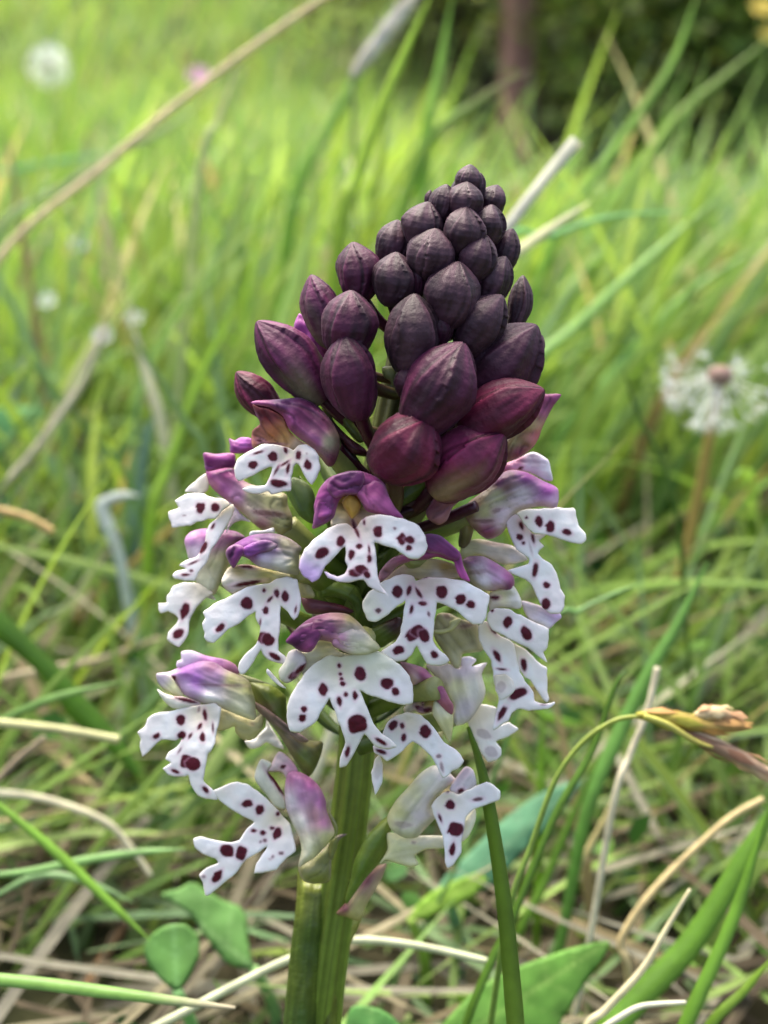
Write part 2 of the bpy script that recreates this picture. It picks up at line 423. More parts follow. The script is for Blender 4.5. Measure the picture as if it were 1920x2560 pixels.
def tube(name, parent, path, radii, cols, mat='green', n=18, flute=0.0, nfl=6, space='px', res=6, streak=0.12, sf=5):
    """tapered tube along a path (photograph pixels + height, or metres)"""
    SEED[0] += 1; sd_ = SEED[0]
    path = np.asarray(path, float); k = np.arange(len(path)); kk = np.linspace(0, len(path) - 1, (len(path) - 1) * res + 1)
    def cr(A):
        A = np.asarray(A, float); out = []
        for x in kk:
            i0 = min(int(x), len(A) - 2); f = x - i0
            p0 = A[max(i0 - 1, 0)]; p1 = A[i0]; p2 = A[i0 + 1]; p3 = A[min(i0 + 2, len(A) - 1)]
            out.append(0.5 * ((2 * p1) + (p2 - p0) * f + (2 * p0 - 5 * p1 + 4 * p2 - p3) * f ** 2 + (3 * p1 - p0 - 3 * p2 + p3) * f ** 3))
        return np.array(out)
    P = cr(path); R = np.interp(kk, k, radii); Cc = np.stack([np.interp(kk, np.linspace(0, len(path) - 1, len(cols)), [lin(c)[q_] for c in cols]) for q_ in range(3)], 1)
    tg = np.gradient(P, axis=0); tg /= np.linalg.norm(tg, axis=1)[:, None] + 1e-12
    ref = np.array([0.0, 0, 1]) if abs(tg[:, 2]).mean() < 0.8 else np.array([1.0, 0, 0])
    e1 = np.cross(tg, ref); e1 /= np.linalg.norm(e1, axis=1)[:, None]; e2 = np.cross(tg, e1)
    u = np.linspace(0, 2 * np.pi, n, endpoint=False)
    fl = 1 + flute * np.cos(u * nfl)[None] * np.ones((len(P), 1)) + 0.03 * vnoise(kk[:, None] * 1.1 + sd_, u[None] * 2, sd_)
    ring = P[:, None] + (R[:, None] * fl)[..., None] * (np.cos(u)[None, :, None] * e1[:, None] + np.sin(u)[None, :, None] * e2[:, None])
    C = Cc[:, None] * (1 + streak * vnoise(u[None] * sf + kk[:, None] * 0.02, kk[:, None] * 0.15, sd_)[..., None])
    if flute: C = C * (1 + 0.35 * np.sign(flute) * np.maximum(np.cos(u * nfl), 0)[None, :, None])
    m = len(P)
    V = np.concatenate([ring.reshape(-1, 3), P[:1], P[-1:]]); Cv = np.concatenate([C.reshape(-1, 3), Cc[:1], Cc[-1:]])
    ii, jj = np.meshgrid(np.arange(m - 1), np.arange(n), indexing='ij')
    a0 = (ii * n + jj).ravel(); a1 = (ii * n + (jj + 1) % n).ravel()
    F = [tuple(x) for x in np.stack([a0, a1, a1 + n, a0 + n], 1)]
    F += [(m * n, (j_ + 1) % n, j_) for j_ in range(n)] + [(m * n + 1, (m - 1) * n + j_, (m - 1) * n + (j_ + 1) % n) for j_ in range(n)]
    W_ = un(V) if space == 'px' else V
    o = mesh_obj(name, W_, F, M[mat], parent, np.clip(Cv, 0.001, 0.95))
    return o

# ------------------------------------------------------------------ the orchid
BLK, BLKL = (36, 18, 26), (78, 50, 62)
WIN, WINL = (40, 11, 27), (84, 28, 60)
MAG, MAGL = (54, 12, 30), (110, 30, 62)
PUR, PNK, LIL = (122, 52, 108), (196, 112, 168), (176, 110, 186)
DPU = (92, 34, 82)
WHT, CRM, YEL, OLV = (249, 246, 244), (226, 224, 192), (214, 210, 150), (150, 152, 96)
GRN, DGR = (98, 118, 38), (62, 80, 24)
BRN = (150, 96, 52)

foot = un(np.array([800, 2560, zax(2560)]))
root_xy = foot[:2] + np.array([-0.002, -0.006])
root = np.array([root_xy[0], root_xy[1], float(gz(*root_xy)) - 0.002])
orchid = empty('orchid', root)
tag(orchid, 'orchid spike with dark maroon buds above white flowers spotted in crimson', 'flower')
ORI = orchid.location.copy()

# stem: metres path from the ground up through the spike
px_path = np.array([(x, y, zax(y)) for x, y in AXIS[::-1]])
mp = un(px_path)
stem_path = np.concatenate([[root, root * 0.5 + mp[0] * 0.5 + np.array([-0.0006, 0, 0])], mp])
stem_r = np.array([60, 58, 54, 50, 48, 46, 46, 46, 46, 48, 60, 70, 52, 16], float) * K
stem = tube('stem', orchid, stem_path, stem_r, [DGR, GRN, (104, 122, 44), (96, 112, 40), (90, 104, 40), (80, 84, 36), (44, 20, 28), (40, 18, 26)], 'green', n=72, flute=0.06, nfl=9, space='m', streak=0.35, sf=9)

# fused ribs of the stem and the bracts that leave it low down
solid('stem_rib', orchid, '8', [(-60, 3000), (20, 2212), (60, 1800), (102, 1450), (118, 1215), (165, 1285), (250, 1300), (325, 1285), (322, 1450), (300, 1700), (240, 2212), (180, 3000)],
      52, [(60, 2200, (66, 90, 32)), (150, 1300, (126, 136, 52)), (250, 2000, (84, 100, 30)), (300, 1320, (104, 116, 42)), (200, 1700, (74, 96, 32))], 'green', bulge=34, back=20, h=6, streak=0.3, groove=2.5, sm=10)
solid('stem_rib', orchid, '8', [(200, 3000), (250, 2212), (300, 1750), (355, 1545), (430, 1530), (522, 1535), (455, 1700), (400, 1900), (365, 2212), (330, 3000)],
      44, [(300, 2200, (100, 112, 36)), (440, 1560, (150, 154, 70)), (350, 1900, (122, 128, 48)), (270, 2212, (70, 86, 26))], 'green', bulge=30, back=20, h=6, streak=0.32, groove=2.5, sm=10)
solid('bract', orchid, '8', [(362, 1500), (430, 1420), (520, 1290), (600, 1210), (685, 1180), (662, 1260), (612, 1350), (560, 1440), (512, 1545), (430, 1525)],
      70, [(420, 1470, (110, 50, 66)), (560, 1290, (128, 74, 84)), (620, 1330, (196, 170, 140)), (520, 1480, (206, 196, 130)), (470, 1510, (190, 180, 110))], 'green', bulge=14, h=4, streak=0.25)
solid('bract', orchid, '7', [(1440, 1445), (1482, 1402), (1565, 1385), (1512, 1432), (1490, 1500), (1450, 1585)], 120, [(1480, 1450, (126, 134, 70)), (1540, 1395, (140, 118, 110))], 'green', bulge=5, h=4)
solid('bract', orchid, '5', [(150, 150), (260, 200), (305, 290), (300, 480), (200, 430), (120, 300), (100, 230)], 150, [(200, 200, (150, 168, 110)), (250, 380, (76, 102, 30)), (150, 280, (96, 124, 50))], 'green', bulge=10, h=4, streak=0.3)
solid('bract', orchid, '5', [(1192, 40), (1000, 110), (880, 250), (828, 330), (900, 372), (1050, 300), (1150, 250), (1185, 110)], 170, [(1150, 80, (96, 112, 44)), (900, 330, (66, 84, 26))], 'green', bulge=12, h=4, streak=0.25)
solid('bract', orchid, '5', [(860, 400), (1110, 305), (1112, 385), (960, 442), (880, 470)], 150, [(44, 12, 26)], 'green', bulge=16, h=4)
solid('bract', orchid, '5', [(330, 920), (450, 900), (620, 940), (645, 1100), (600, 1180), (560, 1060), (450, 1010), (330, 1015)], 150, [(400, 950, (96, 118, 40)), (600, 1100, (66, 86, 26))], 'green', bulge=12, h=4, streak=0.25)
solid('bract', orchid, '5', [(210, 1010), (330, 1030), (480, 1060), (585, 1110), (520, 1140), (380, 1130), (250, 1120)], 175, [(240, 1060, (120, 70, 80)), (500, 1100, (70, 24, 38))], 'green', bulge=10, h=4)
solid('bract', orchid, '5', [(700, 1240), (800, 1190), (900, 1150), (935, 1180), (910, 1290), (850, 1330), (780, 1370), (720, 1310)], 165, [(780, 1300, (88, 108, 40)), (880, 1200, (60, 28, 30))], 'green', bulge=10, h=4)
solid('bract', orchid, '2', [(940, 800), (1010, 1000), (1150, 1150), (1300, 1260), (1310, 1310), (1180, 1300), (1080, 1180), (960, 1000), (900, 880)], 130, [(950, 880, (90, 100, 44)), (1050, 1080, (64, 18, 40)), (1250, 1280, (60, 14, 34))], 'green', bulge=16, h=4)
solid('bract', orchid, '2', [(1460, 510), (1560, 500), (1600, 560), (1560, 700), (1530, 640), (1470, 600)], 160, [(120, 128, 78)], 'green', bulge=6, h=4)
solid('bract', orchid, '2', [(900, 560), (1010, 700), (1100, 860), (1180, 1000), (1290, 1180), (1230, 1200), (1120, 1080), (980, 900), (900, 720)], 120, [(940, 700, (112, 128, 52)), (1200, 1130, (78, 92, 34))], 'green', bulge=14, h=4)

# ---- buds of the tip: (tip, base, width, class); height from the round of the spike
def spike_R(py): return np.interp(py, [400, 470, 600, 800, 1000, 1200, 1500, 1900], [10, 70, 150, 240, 300, 330, 330, 240])
def bud_z(x, y):
    R = float(spike_R(y)); dx = x - float(axis_x(y))
    return math.sqrt(max(R * R - min(abs(dx), R) ** 2, 0.0))
CL = {0: (BLK, BLKL, None), 1: (WIN, WINL, None), 2: (MAG, MAGL, None), 3: ((54, 15, 40), (104, 38, 80), (118, 112, 84)), 4: ((40, 14, 28), (66, 26, 48), None)}
TIP = [
    ('1', (1128, 72), (1112, 235), 130, 0), ('1', (1188, 122), (1180, 260), 62, 0), ('1', (1112, 174), (1092, 380), 184, 0),
    ('1', (988, 190), (955, 385), 130, 0), ('1', (892, 224), (878, 320), 42, 4), ('1', (1290, 194), (1245, 355), 142, 0),
    ('1', (1318, 230), (1300, 350), 50, 0), ('1', (882, 294), (838, 545), 206, 0), ('1', (1110, 322), (1058, 585), 220, 0),
    ('1', (1255, 310), (1238, 525), 172, 0), ('1', (700, 401), (650, 660), 172, 0), ('1', (925, 452), (882, 730), 244, 0),
    ('1', (1218, 488), (1120, 735), 196, 0), ('1', (1378, 452), (1305, 700), 130, 0), ('1', (432, 532), (475, 850), 224, 1),
    ('1', (692, 592), (662, 880), 226, 0), ('1', (1062, 648), (995, 1000), 268, 0), ('1', (1338, 618), (1230, 880), 176, 0),
    ('1', (184, 726), (300, 1110), 196, 3), ('1', (425, 818), (395, 1190), 276, 1), ('1', (800, 838), (768, 1275), 268, 0),
    ('1', (1318, 848), (1110, 1170), 244, 0), ('1', (1442, 730), (1385, 1030), 118, 0), ('1', (1458, 815), (1425, 985), 56, 0),
    ('2', (1105, 188), (1240, 905), 410, 1), ('F', (1002, 740), (905, 915), 128, 1), ('F', (1160, 702), (1035, 858), 124, 4),
    ('F', (1171, 724), (1150, 775), 30, 0), ('F', (1176, 842), (1012, 935), 104, 2), ('2', (302, 86), (860, 740), 400, 3),
    ('2', (112, 552), (470, 930), 270, 2),
    # small bracts between the buds
    ('1', (828, 655), (822, 830), 92, 4), ('1', (1185, 680), (1155, 800), 76, 4), ('1', (965, 955), (950, 1120), 110, 4), ('1', (755, 1265), (760, 1440), 150, 4),
]
ZFIX = {26: 120, 25: 250, 28: 210, 29: 130, 30: 90, 27: 30, 18: 90, 14: 90, 24: 230, 19: 190}
for k, (reg, tp, bs, wd, cl) in enumerate(TIP):
    pt = PX(reg, [tp, bs]); mid = pt.mean(0)
    z = ZFIX.get(k, bud_z(*mid) * 0.82)
    if k >= 31: z -= 14
    dk, lt, gr = CL[cl]
    o, B = bud('bud', orchid, reg, tp, bs, wd, z - 8, dk, lt, ztip=0.18 * z - 4, green=gr)
    ax = axis_x(pt[1][1] + 60)
    oc = [(60, 16, 36), (74, 22, 40), (82, 96, 36)] if cl in (1, 2, 3) else [(40, 16, 28), (52, 22, 32), (70, 60, 34)]
    ww = wd * REG[reg][2]
    if k < 31 and ww > 40:
        e0 = B + np.array([0, 0, 0]); e1_ = np.array([ax, pt[1][1] + 110, zax(pt[1][1] + 110) + 10])
        m1 = e0 * 0.6 + e1_ * 0.4 + np.array([0, 26, 14])
        tube('ovary', o, [e0 + (PX(reg, [tp])[0].tolist() + [B[2]] - e0) * 0.12, m1, e1_], [ww * 0.17, ww * 0.15, ww * 0.11], oc, 'green', n=12)

# the two nodding buds about to open
nb, _ = bud('bud', orchid, '3', (488, 398), (165, 745), 420, 245, MAG, MAGL, ztip=70, roll=200)
solid('lip_tip', nb, '3', [(170, 740), (260, 720), (350, 740), (350, 830), (290, 890), (240, 925), (200, 870)], 235, [(200, 780, (120, 40, 60)), (320, 820, (168, 104, 78)), (250, 890, (190, 130, 110))], 'hood', bulge=16, h=4, streak=0.25)
tube('ovary', nb, [np.array([985, 1180, 265.0]), np.array([985, 1260, 200.0]), np.array([950, 1330, 60.0])], [24, 22, 18], [(80, 24, 44), (90, 100, 40)], n=12)
nb, _ = bud('bud', orchid, '3', (1000, 505), (555, 880), 385, 215, MAG, (124, 38, 78), ztip=50, roll=110, green=(140, 120, 84))
solid('lip_tip', nb, '3', [(480, 1000), (540, 920), (640, 930), (710, 950), (640, 1020), (600, 1110), (540, 1140), (470, 1100), (455, 1050)], 205, [(500, 1000, (128, 62, 80)), (600, 960, (176, 108, 116)), (540, 1110, (190, 132, 130))], 'hood', bulge=18, h=4, streak=0.25)
tube('ovary', nb, [np.array([1110, 1190, 200.0]), np.array([1050, 1260, 160.0]), np.array([955, 1310, 40.0])], [24, 22, 18], [(70, 20, 40), (60, 14, 32), (90, 100, 40)], n=12)
# maroon ovaries that cross the green axis
for a_, b_, r0 in (((1095, 1128, 215), (985, 1215, 60), 22), ((1190, 1265, 190), (960, 1345, 50), 15), ((840, 1120, 150), (960, 1230, 50), 20), ((940, 1140, 150), (955, 1260, 60), 20)):
    tube('ovary', orchid, [np.array(a_, float), (np.array(a_, float) + np.array(b_)) / 2 + [0, 8, 10], np.array(b_, float)], [r0, r0, r0 * 0.8], [(66, 16, 36), (50, 12, 28)], n=12)

def flower(reg, hood, z, cols, bulge=40, tilt=(0, 0), label=None, ovary=None, **kw):
    o = solid('flower', orchid, reg, hood, z, cols, 'hood', bulge=bulge, tilt=tilt, **kw)
    if label: o['label'] = label
    if ovary is not None:
        tube('ovary', o, [np.array(p_, float) for p_ in ovary[0]], ovary[1], ovary[2], 'green', n=16)
    return o
def lip(par, reg, pts, z, spots, throat, tilt=(0, 0.05), fwd=0.28, curl=0.0011, cols=None, name='lip', h=3.2, **kw):
    return solid(name, par, reg, pts, z, cols or [WHT], 'lip', bulge=1.5, back=0.5, thick=3.5, tilt=tilt, h=h, spots=spots, throat=throat,
                 fwd=fwd, curl=curl, wav=kw.pop('wav', 3.5), streak=0.025, groove=0.35, jag=kw.pop('jag', 1.6), **kw)
def sheath(y0, phi, L, wd, c0, c1, up=0.8):
    # a pointed green bract that stands out from the axis between the flowers
    ph = math.radians(phi); n_ = 16; s = np.linspace(0, 1, n_)
    b = np.array([float(axis_x(y0)), y0, float(zax(y0))])
    o_ = np.array([math.sin(ph), 0.0, math.cos(ph)]); sd_ = np.array([math.cos(ph), 0.0, -math.sin(ph)])
    C = b + o_ * (30 + s[:, None] * L * .75) + np.array([0, -1.0, 0]) * (s[:, None] ** 1.3 * L * up)
    W = wd * np.sin(np.pi * np.clip(s * .86 + .14, 0, 1)) ** .8 / 2 + .5
    A, B_ = C - sd_ * W[:, None] + o_ * (W * .35)[:, None], C + sd_ * W[:, None] + o_ * (W * .35)[:, None]
    Cb = C - o_ * 5
    V = np.stack([A, C, B_, Cb], 1).reshape(-1, 3); k = 4
    i_, j_ = np.meshgrid(np.arange(n_ - 1), np.arange(k), indexing='ij'); a0 = i_ * k + j_; a1 = i_ * k + (j_ + 1) % k
    F = np.stack([a0, a1, a1 + k, a0 + k], -1).reshape(-1, 4)
    cc = lin(c0) * (1 - s[:, None]) + lin(c1) * s[:, None]
    cc = np.repeat(cc[:, None], k, 1) * np.array([1.05, .8, 1.05, .9])[None, :, None]
    return mesh_obj('bract', un(V), F, M['green'], orchid, cc.reshape(-1, 3))
for k_ in range(26):
    y0 = 1130 + k_ * 27; ph = (k_ * 137.5) % 360 - 180
    if abs(ph) < 150 and y0 < 1790:
        sheath(y0 + 60, ph, 210 + 30 * math.sin(k_ * 3.1), 88, (66, 86, 26), [(92, 112, 44), (84, 60, 52), (104, 122, 54)][k_ % 3])
def petal(par, reg, pts, z, cols, name='sepal', bulge=8, **kw):
    return solid(name, par, reg, pts, z, cols, 'hood', bulge=bulge, h=kw.pop('h', 4), **kw)

# A: upper, just opened, beside the dark buds
fa = flower('2', [(245, 832), (300, 815), (380, 812), (540, 800), (700, 788), (800, 820), (900, 900), (1000, 1020), (1062, 1150), (1062, 1280), (1020, 1400), (960, 1425), (880, 1330), (800, 1240), (700, 1170), (600, 1080), (540, 960), (420, 880), (330, 862), (270, 850)],
            175, [(300, 830, (150, 70, 120)), (560, 830, (92, 52, 92)), (800, 880, (104, 44, 88)), (600, 1000, (166, 80, 136)), (850, 1200, (172, 96, 150)), (960, 1200, (172, 168, 130)), (1000, 1380, (150, 84, 110)), (720, 960, (112, 44, 84)), (900, 1060, (126, 64, 100))],
            bulge=52, streak=0.2, h=4.2, ovary=([(820, 1110, 150), (900, 1220, 100), (950, 1330, 20)], [30, 28, 20], [OLV, GRN, DGR]))
petal(fa, '2', [(258, 1100), (330, 1030), (290, 940), (262, 850), (330, 880), (420, 900), (540, 970), (600, 1090), (700, 1180), (805, 1245), (650, 1275), (500, 1235), (350, 1215), (262, 1250)], 150,
      [(330, 950, (96, 28, 40)), (300, 1120, (190, 120, 100)), (450, 1120, (168, 104, 58)), (560, 1170, (180, 140, 80)), (700, 1230, (200, 180, 150)), (430, 960, (120, 50, 60))], name='throat', bulge=-10, back=4, streak=0.2, spots=[(330, 1185, 35, 14, 10), (440, 1212, 70, 8, 3)])
lip(fa, '2', [(640, 1270), (690, 1225), (765, 1220), (832, 1270), (880, 1350), (886, 1450), (850, 1530), (810, 1592), (770, 1560), (735, 1500), (702, 1420), (672, 1395), (645, 1425), (628, 1500), (622, 1580), (618, 1652), (540, 1655), (440, 1678), (405, 1648), (330, 1675), (230, 1668), (165, 1630), (250, 1600), (372, 1600), (420, 1520), (442, 1435), (420, 1432), (330, 1472), (240, 1520), (140, 1560), (98, 1520), (92, 1440), (115, 1365), (230, 1285), (340, 1220), (450, 1212), (560, 1242)], 210,
    [(450, 1330, 44, 42), (265, 1410, 46, 38, -10), (315, 1295, 48, 13, -15), (770, 1410, 34, 50, -8), (685, 1320, 24, 42, 10), (485, 1455, 12, 52, 30), (590, 1440, 17, 48, 12), (560, 1395, 12, 50, 55), (500, 1578, 80, 34, 8), (568, 1275, 17, 32, -20), (762, 1305, 9, 9, 0, .4)], (600, 1300), curl=.0016)

# B: the middle flower under the maroon buds
fb = flower('5', [(300, 350), (335, 240), (390, 170), (440, 140), (540, 110), (640, 110), (740, 145), (806, 200), (838, 290), (880, 365), (938, 440), (870, 446), (770, 420), (680, 395), (645, 345), (605, 285), (520, 285), (480, 320), (462, 375), (440, 440), (380, 485), (290, 520), (305, 430)],
            318, [(560, 170, (112, 54, 104)), (440, 200, (116, 52, 104)), (680, 240, (128, 54, 104)), (760, 330, (196, 108, 164)), (370, 330, (150, 66, 130)), (400, 400, (160, 80, 146)), (890, 420, (160, 66, 130)), (480, 280, (140, 52, 110)), (740, 190, (140, 60, 112)), (340, 470, (150, 70, 120))],
            bulge=24, streak=0.26, h=3.8, ovary=([(890, 1240, 280), (915, 1330, 190), (925, 1420, 30)], [32, 28, 20], [OLV, GRN, DGR]))
petal(fb, '5', [(420, 500), (430, 430), (470, 305), (520, 262), (605, 262), (655, 330), (705, 392), (800, 415), (690, 450), (625, 510), (585, 560), (540, 490), (470, 490)], 300,
      [(560, 340, (190, 146, 62)), (600, 300, (170, 120, 50)), (500, 400, (206, 190, 140)), (660, 410, (206, 180, 150)), (585, 500, (170, 130, 90)), (450, 470, (216, 204, 180))], name='throat', bulge=-14, back=4, streak=0.25, spots=[(590, 510, 14, 60, -12)])
petal(fb, '5', [(425, 152), (540, 110), (648, 112), (660, 180), (612, 268), (520, 276), (452, 300), (395, 235)], 336, [(540, 150, (104, 50, 100)), (600, 230, (124, 54, 108)), (450, 230, (120, 50, 104)), (480, 285, (156, 70, 130))], name='hood_sepal', bulge=12, streak=.3)
petal(fb, '5', [(598, 262), (650, 205), (730, 175), (800, 205), (838, 290), (880, 365), (938, 442), (860, 440), (775, 412), (690, 385), (645, 335)], 334, [(700, 240, (132, 58, 106)), (780, 240, (140, 62, 112)), (720, 330, (196, 106, 160)), (840, 390, (182, 92, 150)), (910, 430, (160, 66, 130))], name='hood_sepal', bulge=12, streak=.3)
petal(fb, '5', [(298, 505), (304, 400), (335, 300), (380, 225), (430, 240), (455, 305), (440, 370), (430, 430), (380, 478)], 332, [(340, 320, (120, 50, 100)), (400, 300, (164, 84, 146)), (380, 400, (150, 70, 132)), (330, 470, (160, 84, 140))], name='hood_sepal', bulge=10, streak=.35)
petal(fb, '5', [(500, 330), (560, 270), (630, 330), (625, 400), (575, 450), (540, 410)], 318, [(196, 150, 64)], name='column', bulge=12, streak=0.2)
lip(fb, '5', [(590, 520), (540, 482), (470, 490), (400, 520), (310, 590), (240, 660), (197, 740), (190, 800), (215, 845), (250, 878), (285, 906), (335, 878), (380, 790), (450, 720), (522, 650), (525, 740), (538, 800), (520, 840), (470, 860), (420, 845), (376, 822), (400, 870), (470, 900), (550, 908), (652, 886), (690, 930), (740, 960), (800, 985), (838, 1000), (780, 930), (756, 850), (750, 740), (742, 662), (735, 620), (800, 640), (880, 662), (930, 702), (980, 732), (1040, 740), (1090, 702), (1114, 640), (1095, 570), (1050, 500), (960, 455), (860, 430), (760, 420), (680, 432), (640, 455)], 352,
    [(492, 608, 33, 37), (355, 696, 54, 38, -35), (756, 540, 34, 44), (930, 596, 36, 44), (985, 600, 34, 26), (978, 658, 22, 21), (877, 518, 11, 10, 0, .8), (622, 646, 27, 19), (568, 706, 24, 34, 15), (695, 670, 9, 32, -6), (697, 735, 16, 30), (600, 835, 55, 30, -10), (640, 810, 50, 32, 10), (680, 850, 30, 24, 40), (608, 545, 12, 40, -25), (648, 436, 15, 13), (660, 475, 9, 20)], (600, 520),
    cols=[(600, 700, WHT), (590, 500, (222, 206, 190)), (250, 870, (222, 190, 238)), (900, 560, WHT), (330, 650, WHT)])

# C: right of the middle
fc = flower('5', [(768, 830), (850, 735), (960, 692), (1050, 660), (1100, 560), (1200, 570), (1290, 640), (1345, 690), (1372, 790), (1415, 895), (1340, 862), (1308, 765), (1250, 742), (1180, 722), (1100, 742), (1000, 752), (900, 790), (832, 862), (765, 905)],
            268, [(1150, 600, (110, 50, 104)), (1290, 690, (132, 52, 112)), (1350, 800, (176, 76, 148)), (1000, 715, (156, 76, 116)), (820, 820, (172, 120, 130)), (1220, 660, (140, 62, 122)), (1100, 690, (150, 68, 124))],
            bulge=20, streak=0.28, h=3.8, ovary=([(1040, 1380, 230), (990, 1440, 130), (915, 1520, 20)], [34, 28, 20], [OLV, GRN, DGR]))
petal(fc, '5', [(790, 900), (830, 855), (950, 770), (1100, 735), (1190, 740), (1312, 780), (1345, 865), (1250, 885), (1060, 890), (1000, 870), (930, 860), (850, 890)], 246,
      [(900, 820, (196, 166, 140)), (1080, 790, (206, 190, 140)), (1230, 800, (170, 140, 80)), (1180, 860, (216, 204, 186)), (1020, 860, (180, 160, 110))], name='throat', bulge=-10, back=4, streak=0.22)
petal(fc, '5', [(1095, 560), (1200, 568), (1292, 640), (1345, 692), (1330, 745), (1270, 735), (1200, 700), (1120, 690), (1080, 650)], 286, [(1150, 600, (104, 48, 100)), (1290, 690, (136, 54, 116)), (1200, 660, (150, 70, 132)), (1320, 720, (160, 66, 136))], name='hood_sepal', bulge=12, streak=.35)
petal(fc, '5', [(1290, 700), (1345, 690), (1372, 790), (1416, 896), (1345, 868), (1310, 790)], 290, [(1330, 740, (150, 60, 126)), (1370, 850, (186, 84, 156))], name='hood_sepal', bulge=8, streak=.3)
lip(fc, '5', [(1030, 895), (1015, 865), (985, 848), (930, 842), (850, 870), (780, 908), (730, 945), (688, 975), (650, 1045), (655, 1112), (690, 1178), (740, 1187), (800, 1155), (870, 1100), (950, 1035), (946, 1100), (930, 1180), (915, 1270), (880, 1330), (825, 1365), (775, 1402), (800, 1450), (870, 1468), (950, 1460), (1000, 1420), (1035, 1360), (1070, 1420), (1110, 1490), (1180, 1505), (1240, 1490), (1268, 1460), (1240, 1420), (1180, 1370), (1150, 1310), (1160, 1200), (1175, 1110), (1182, 1050), (1240, 1070), (1320, 1110), (1390, 1170), (1440, 1205), (1500, 1200), (1535, 1150), (1545, 1080), (1558, 1000), (1530, 975), (1450, 930), (1370, 890), (1250, 872), (1150, 865), (1080, 872)], 292,
    [(898, 970, 40, 43), (980, 960, 16, 38, 18), (760, 1105, 21, 17, 0, .9), (1213, 973, 37, 46, -8), (1348, 1023, 36, 38), (1422, 1062, 33, 27, 15), (1075, 1055, 29, 19, 8), (998, 1095, 14, 34, 8), (1120, 1130, 10, 17, -20, .8), (1050, 980, 14, 42, -30), (1005, 1275, 56, 44, -25), (1050, 1255, 55, 42), (1090, 1290, 34, 50, -20), (905, 1388, 43, 30, -15), (1160, 1420, 28, 27, 20), (1092, 860, 22, 10)], (1050, 930),
    cols=[(1050, 1150, WHT), (1060, 900, (216, 196, 186)), (700, 1100, (246, 244, 226)), (850, 1000, WHT), (1400, 1050, WHT)])

# D: left of the middle
fdn = flower('4', [(663, 1055), (760, 980), (880, 922), (1000, 905), (1110, 906), (1230, 950), (1335, 1032), (1312, 1090), (1312, 1200), (1302, 1270), (1200, 1262), (1080, 1232), (950, 1200), (860, 1132), (800, 1110), (765, 1165), (730, 1212), (690, 1170), (660, 1105)],
             232, [(700, 1080, (96, 38, 88)), (860, 1010, (132, 66, 136)), (1000, 950, (104, 62, 108)), (900, 1080, (156, 84, 168)), (1080, 1050, (150, 120, 150)), (1180, 1000, (130, 128, 96)), (1130, 1160, (218, 216, 204)), (1280, 1180, (178, 178, 134)), (740, 1170, (110, 48, 96)), (1010, 1160, (210, 200, 214))],
             bulge=46, tilt=(0.25, 0), streak=0.26, h=4, ovary=([(745, 1420, 200), (800, 1450, 120), (890, 1540, 10)], [34, 28, 20], [OLV, GRN, DGR]))
petal(fdn, '4', [(618, 1325), (680, 1210), (760, 1185), (860, 1180), (950, 1200), (1080, 1235), (1250, 1270), (1330, 1330), (1200, 1330), (1030, 1365), (960, 1350), (800, 1410), (720, 1440), (650, 1395)], 212,
      [(650, 1320, (226, 218, 200)), (780, 1230, (176, 158, 96)), (900, 1260, (206, 196, 150)), (1000, 1290, (200, 190, 110)), (1200, 1300, (190, 186, 140)), (740, 1380, (226, 214, 206))], name='throat', bulge=8, back=6, spots=[(860, 1350, 115, 20, -10), (845, 1200, 55, 16, 8)], streak=0.18)
petal(fdn, '4', [(1180, 1280), (1300, 1270), (1380, 1330), (1450, 1440), (1440, 1480), (1360, 1480), (1320, 1460), (1300, 1340)], 190, [(196, 190, 140)], name='spur', bulge=14)
petal(fdn, '4', [(660, 1058), (720, 1005), (800, 1010), (830, 1060), (800, 1110), (765, 1165), (730, 1214), (690, 1172)], 262, [(700, 1080, (88, 34, 82)), (780, 1050, (112, 48, 110)), (735, 1170, (120, 56, 104))], name='hood_sepal', bulge=10, streak=.35)
petal(fdn, '4', [(790, 1050), (900, 985), (1010, 960), (1120, 1000), (1080, 1060), (960, 1080), (880, 1120), (830, 1110)], 262, [(850, 1060, (140, 70, 150)), (1000, 1000, (120, 70, 124)), (900, 1080, (164, 92, 176)), (1080, 1030, (150, 130, 140))], name='hood_sepal', bulge=8, streak=.3)
lip(fdn, '4', [(1010, 1352), (950, 1362), (880, 1372), (760, 1430), (620, 1500), (510, 1560), (460, 1610), (470, 1660), (445, 1710), (470, 1780), (460, 1830), (490, 1872), (550, 1882), (610, 1830), (680, 1760), (780, 1710), (860, 1640), (920, 1605), (925, 1660), (962, 1740), (960, 1800), (930, 1890), (850, 1960), (780, 2050), (768, 2110), (790, 2157), (832, 2150), (900, 2060), (970, 1950), (990, 1990), (1050, 2040), (1140, 2065), (1200, 2067), (1217, 2035), (1180, 1990), (1130, 1950), (1126, 1850), (1142, 1740), (1140, 1620), (1150, 1555), (1190, 1580), (1230, 1640), (1265, 1677), (1300, 1650), (1320, 1580), (1327, 1480), (1312, 1380), (1296, 1310), (1200, 1290), (1110, 1310), (1050, 1345)], 236,
    [(843, 1530, 54, 56), (608, 1746, 50, 27, -45), (1110, 1440, 24, 40, -15), (1187, 1465, 33, 48, -5), (1052, 1490, 16, 34, 40), (1013, 1593, 27, 33), (985, 1835, 50, 55), (1035, 1850, 52, 56), (1100, 2005, 58, 26, 35), (1280, 1585, 10, 30, 8), (998, 1410, 15, 19), (965, 1695, 8, 27, 8)], (1040, 1420), tilt=(0.22, .05))

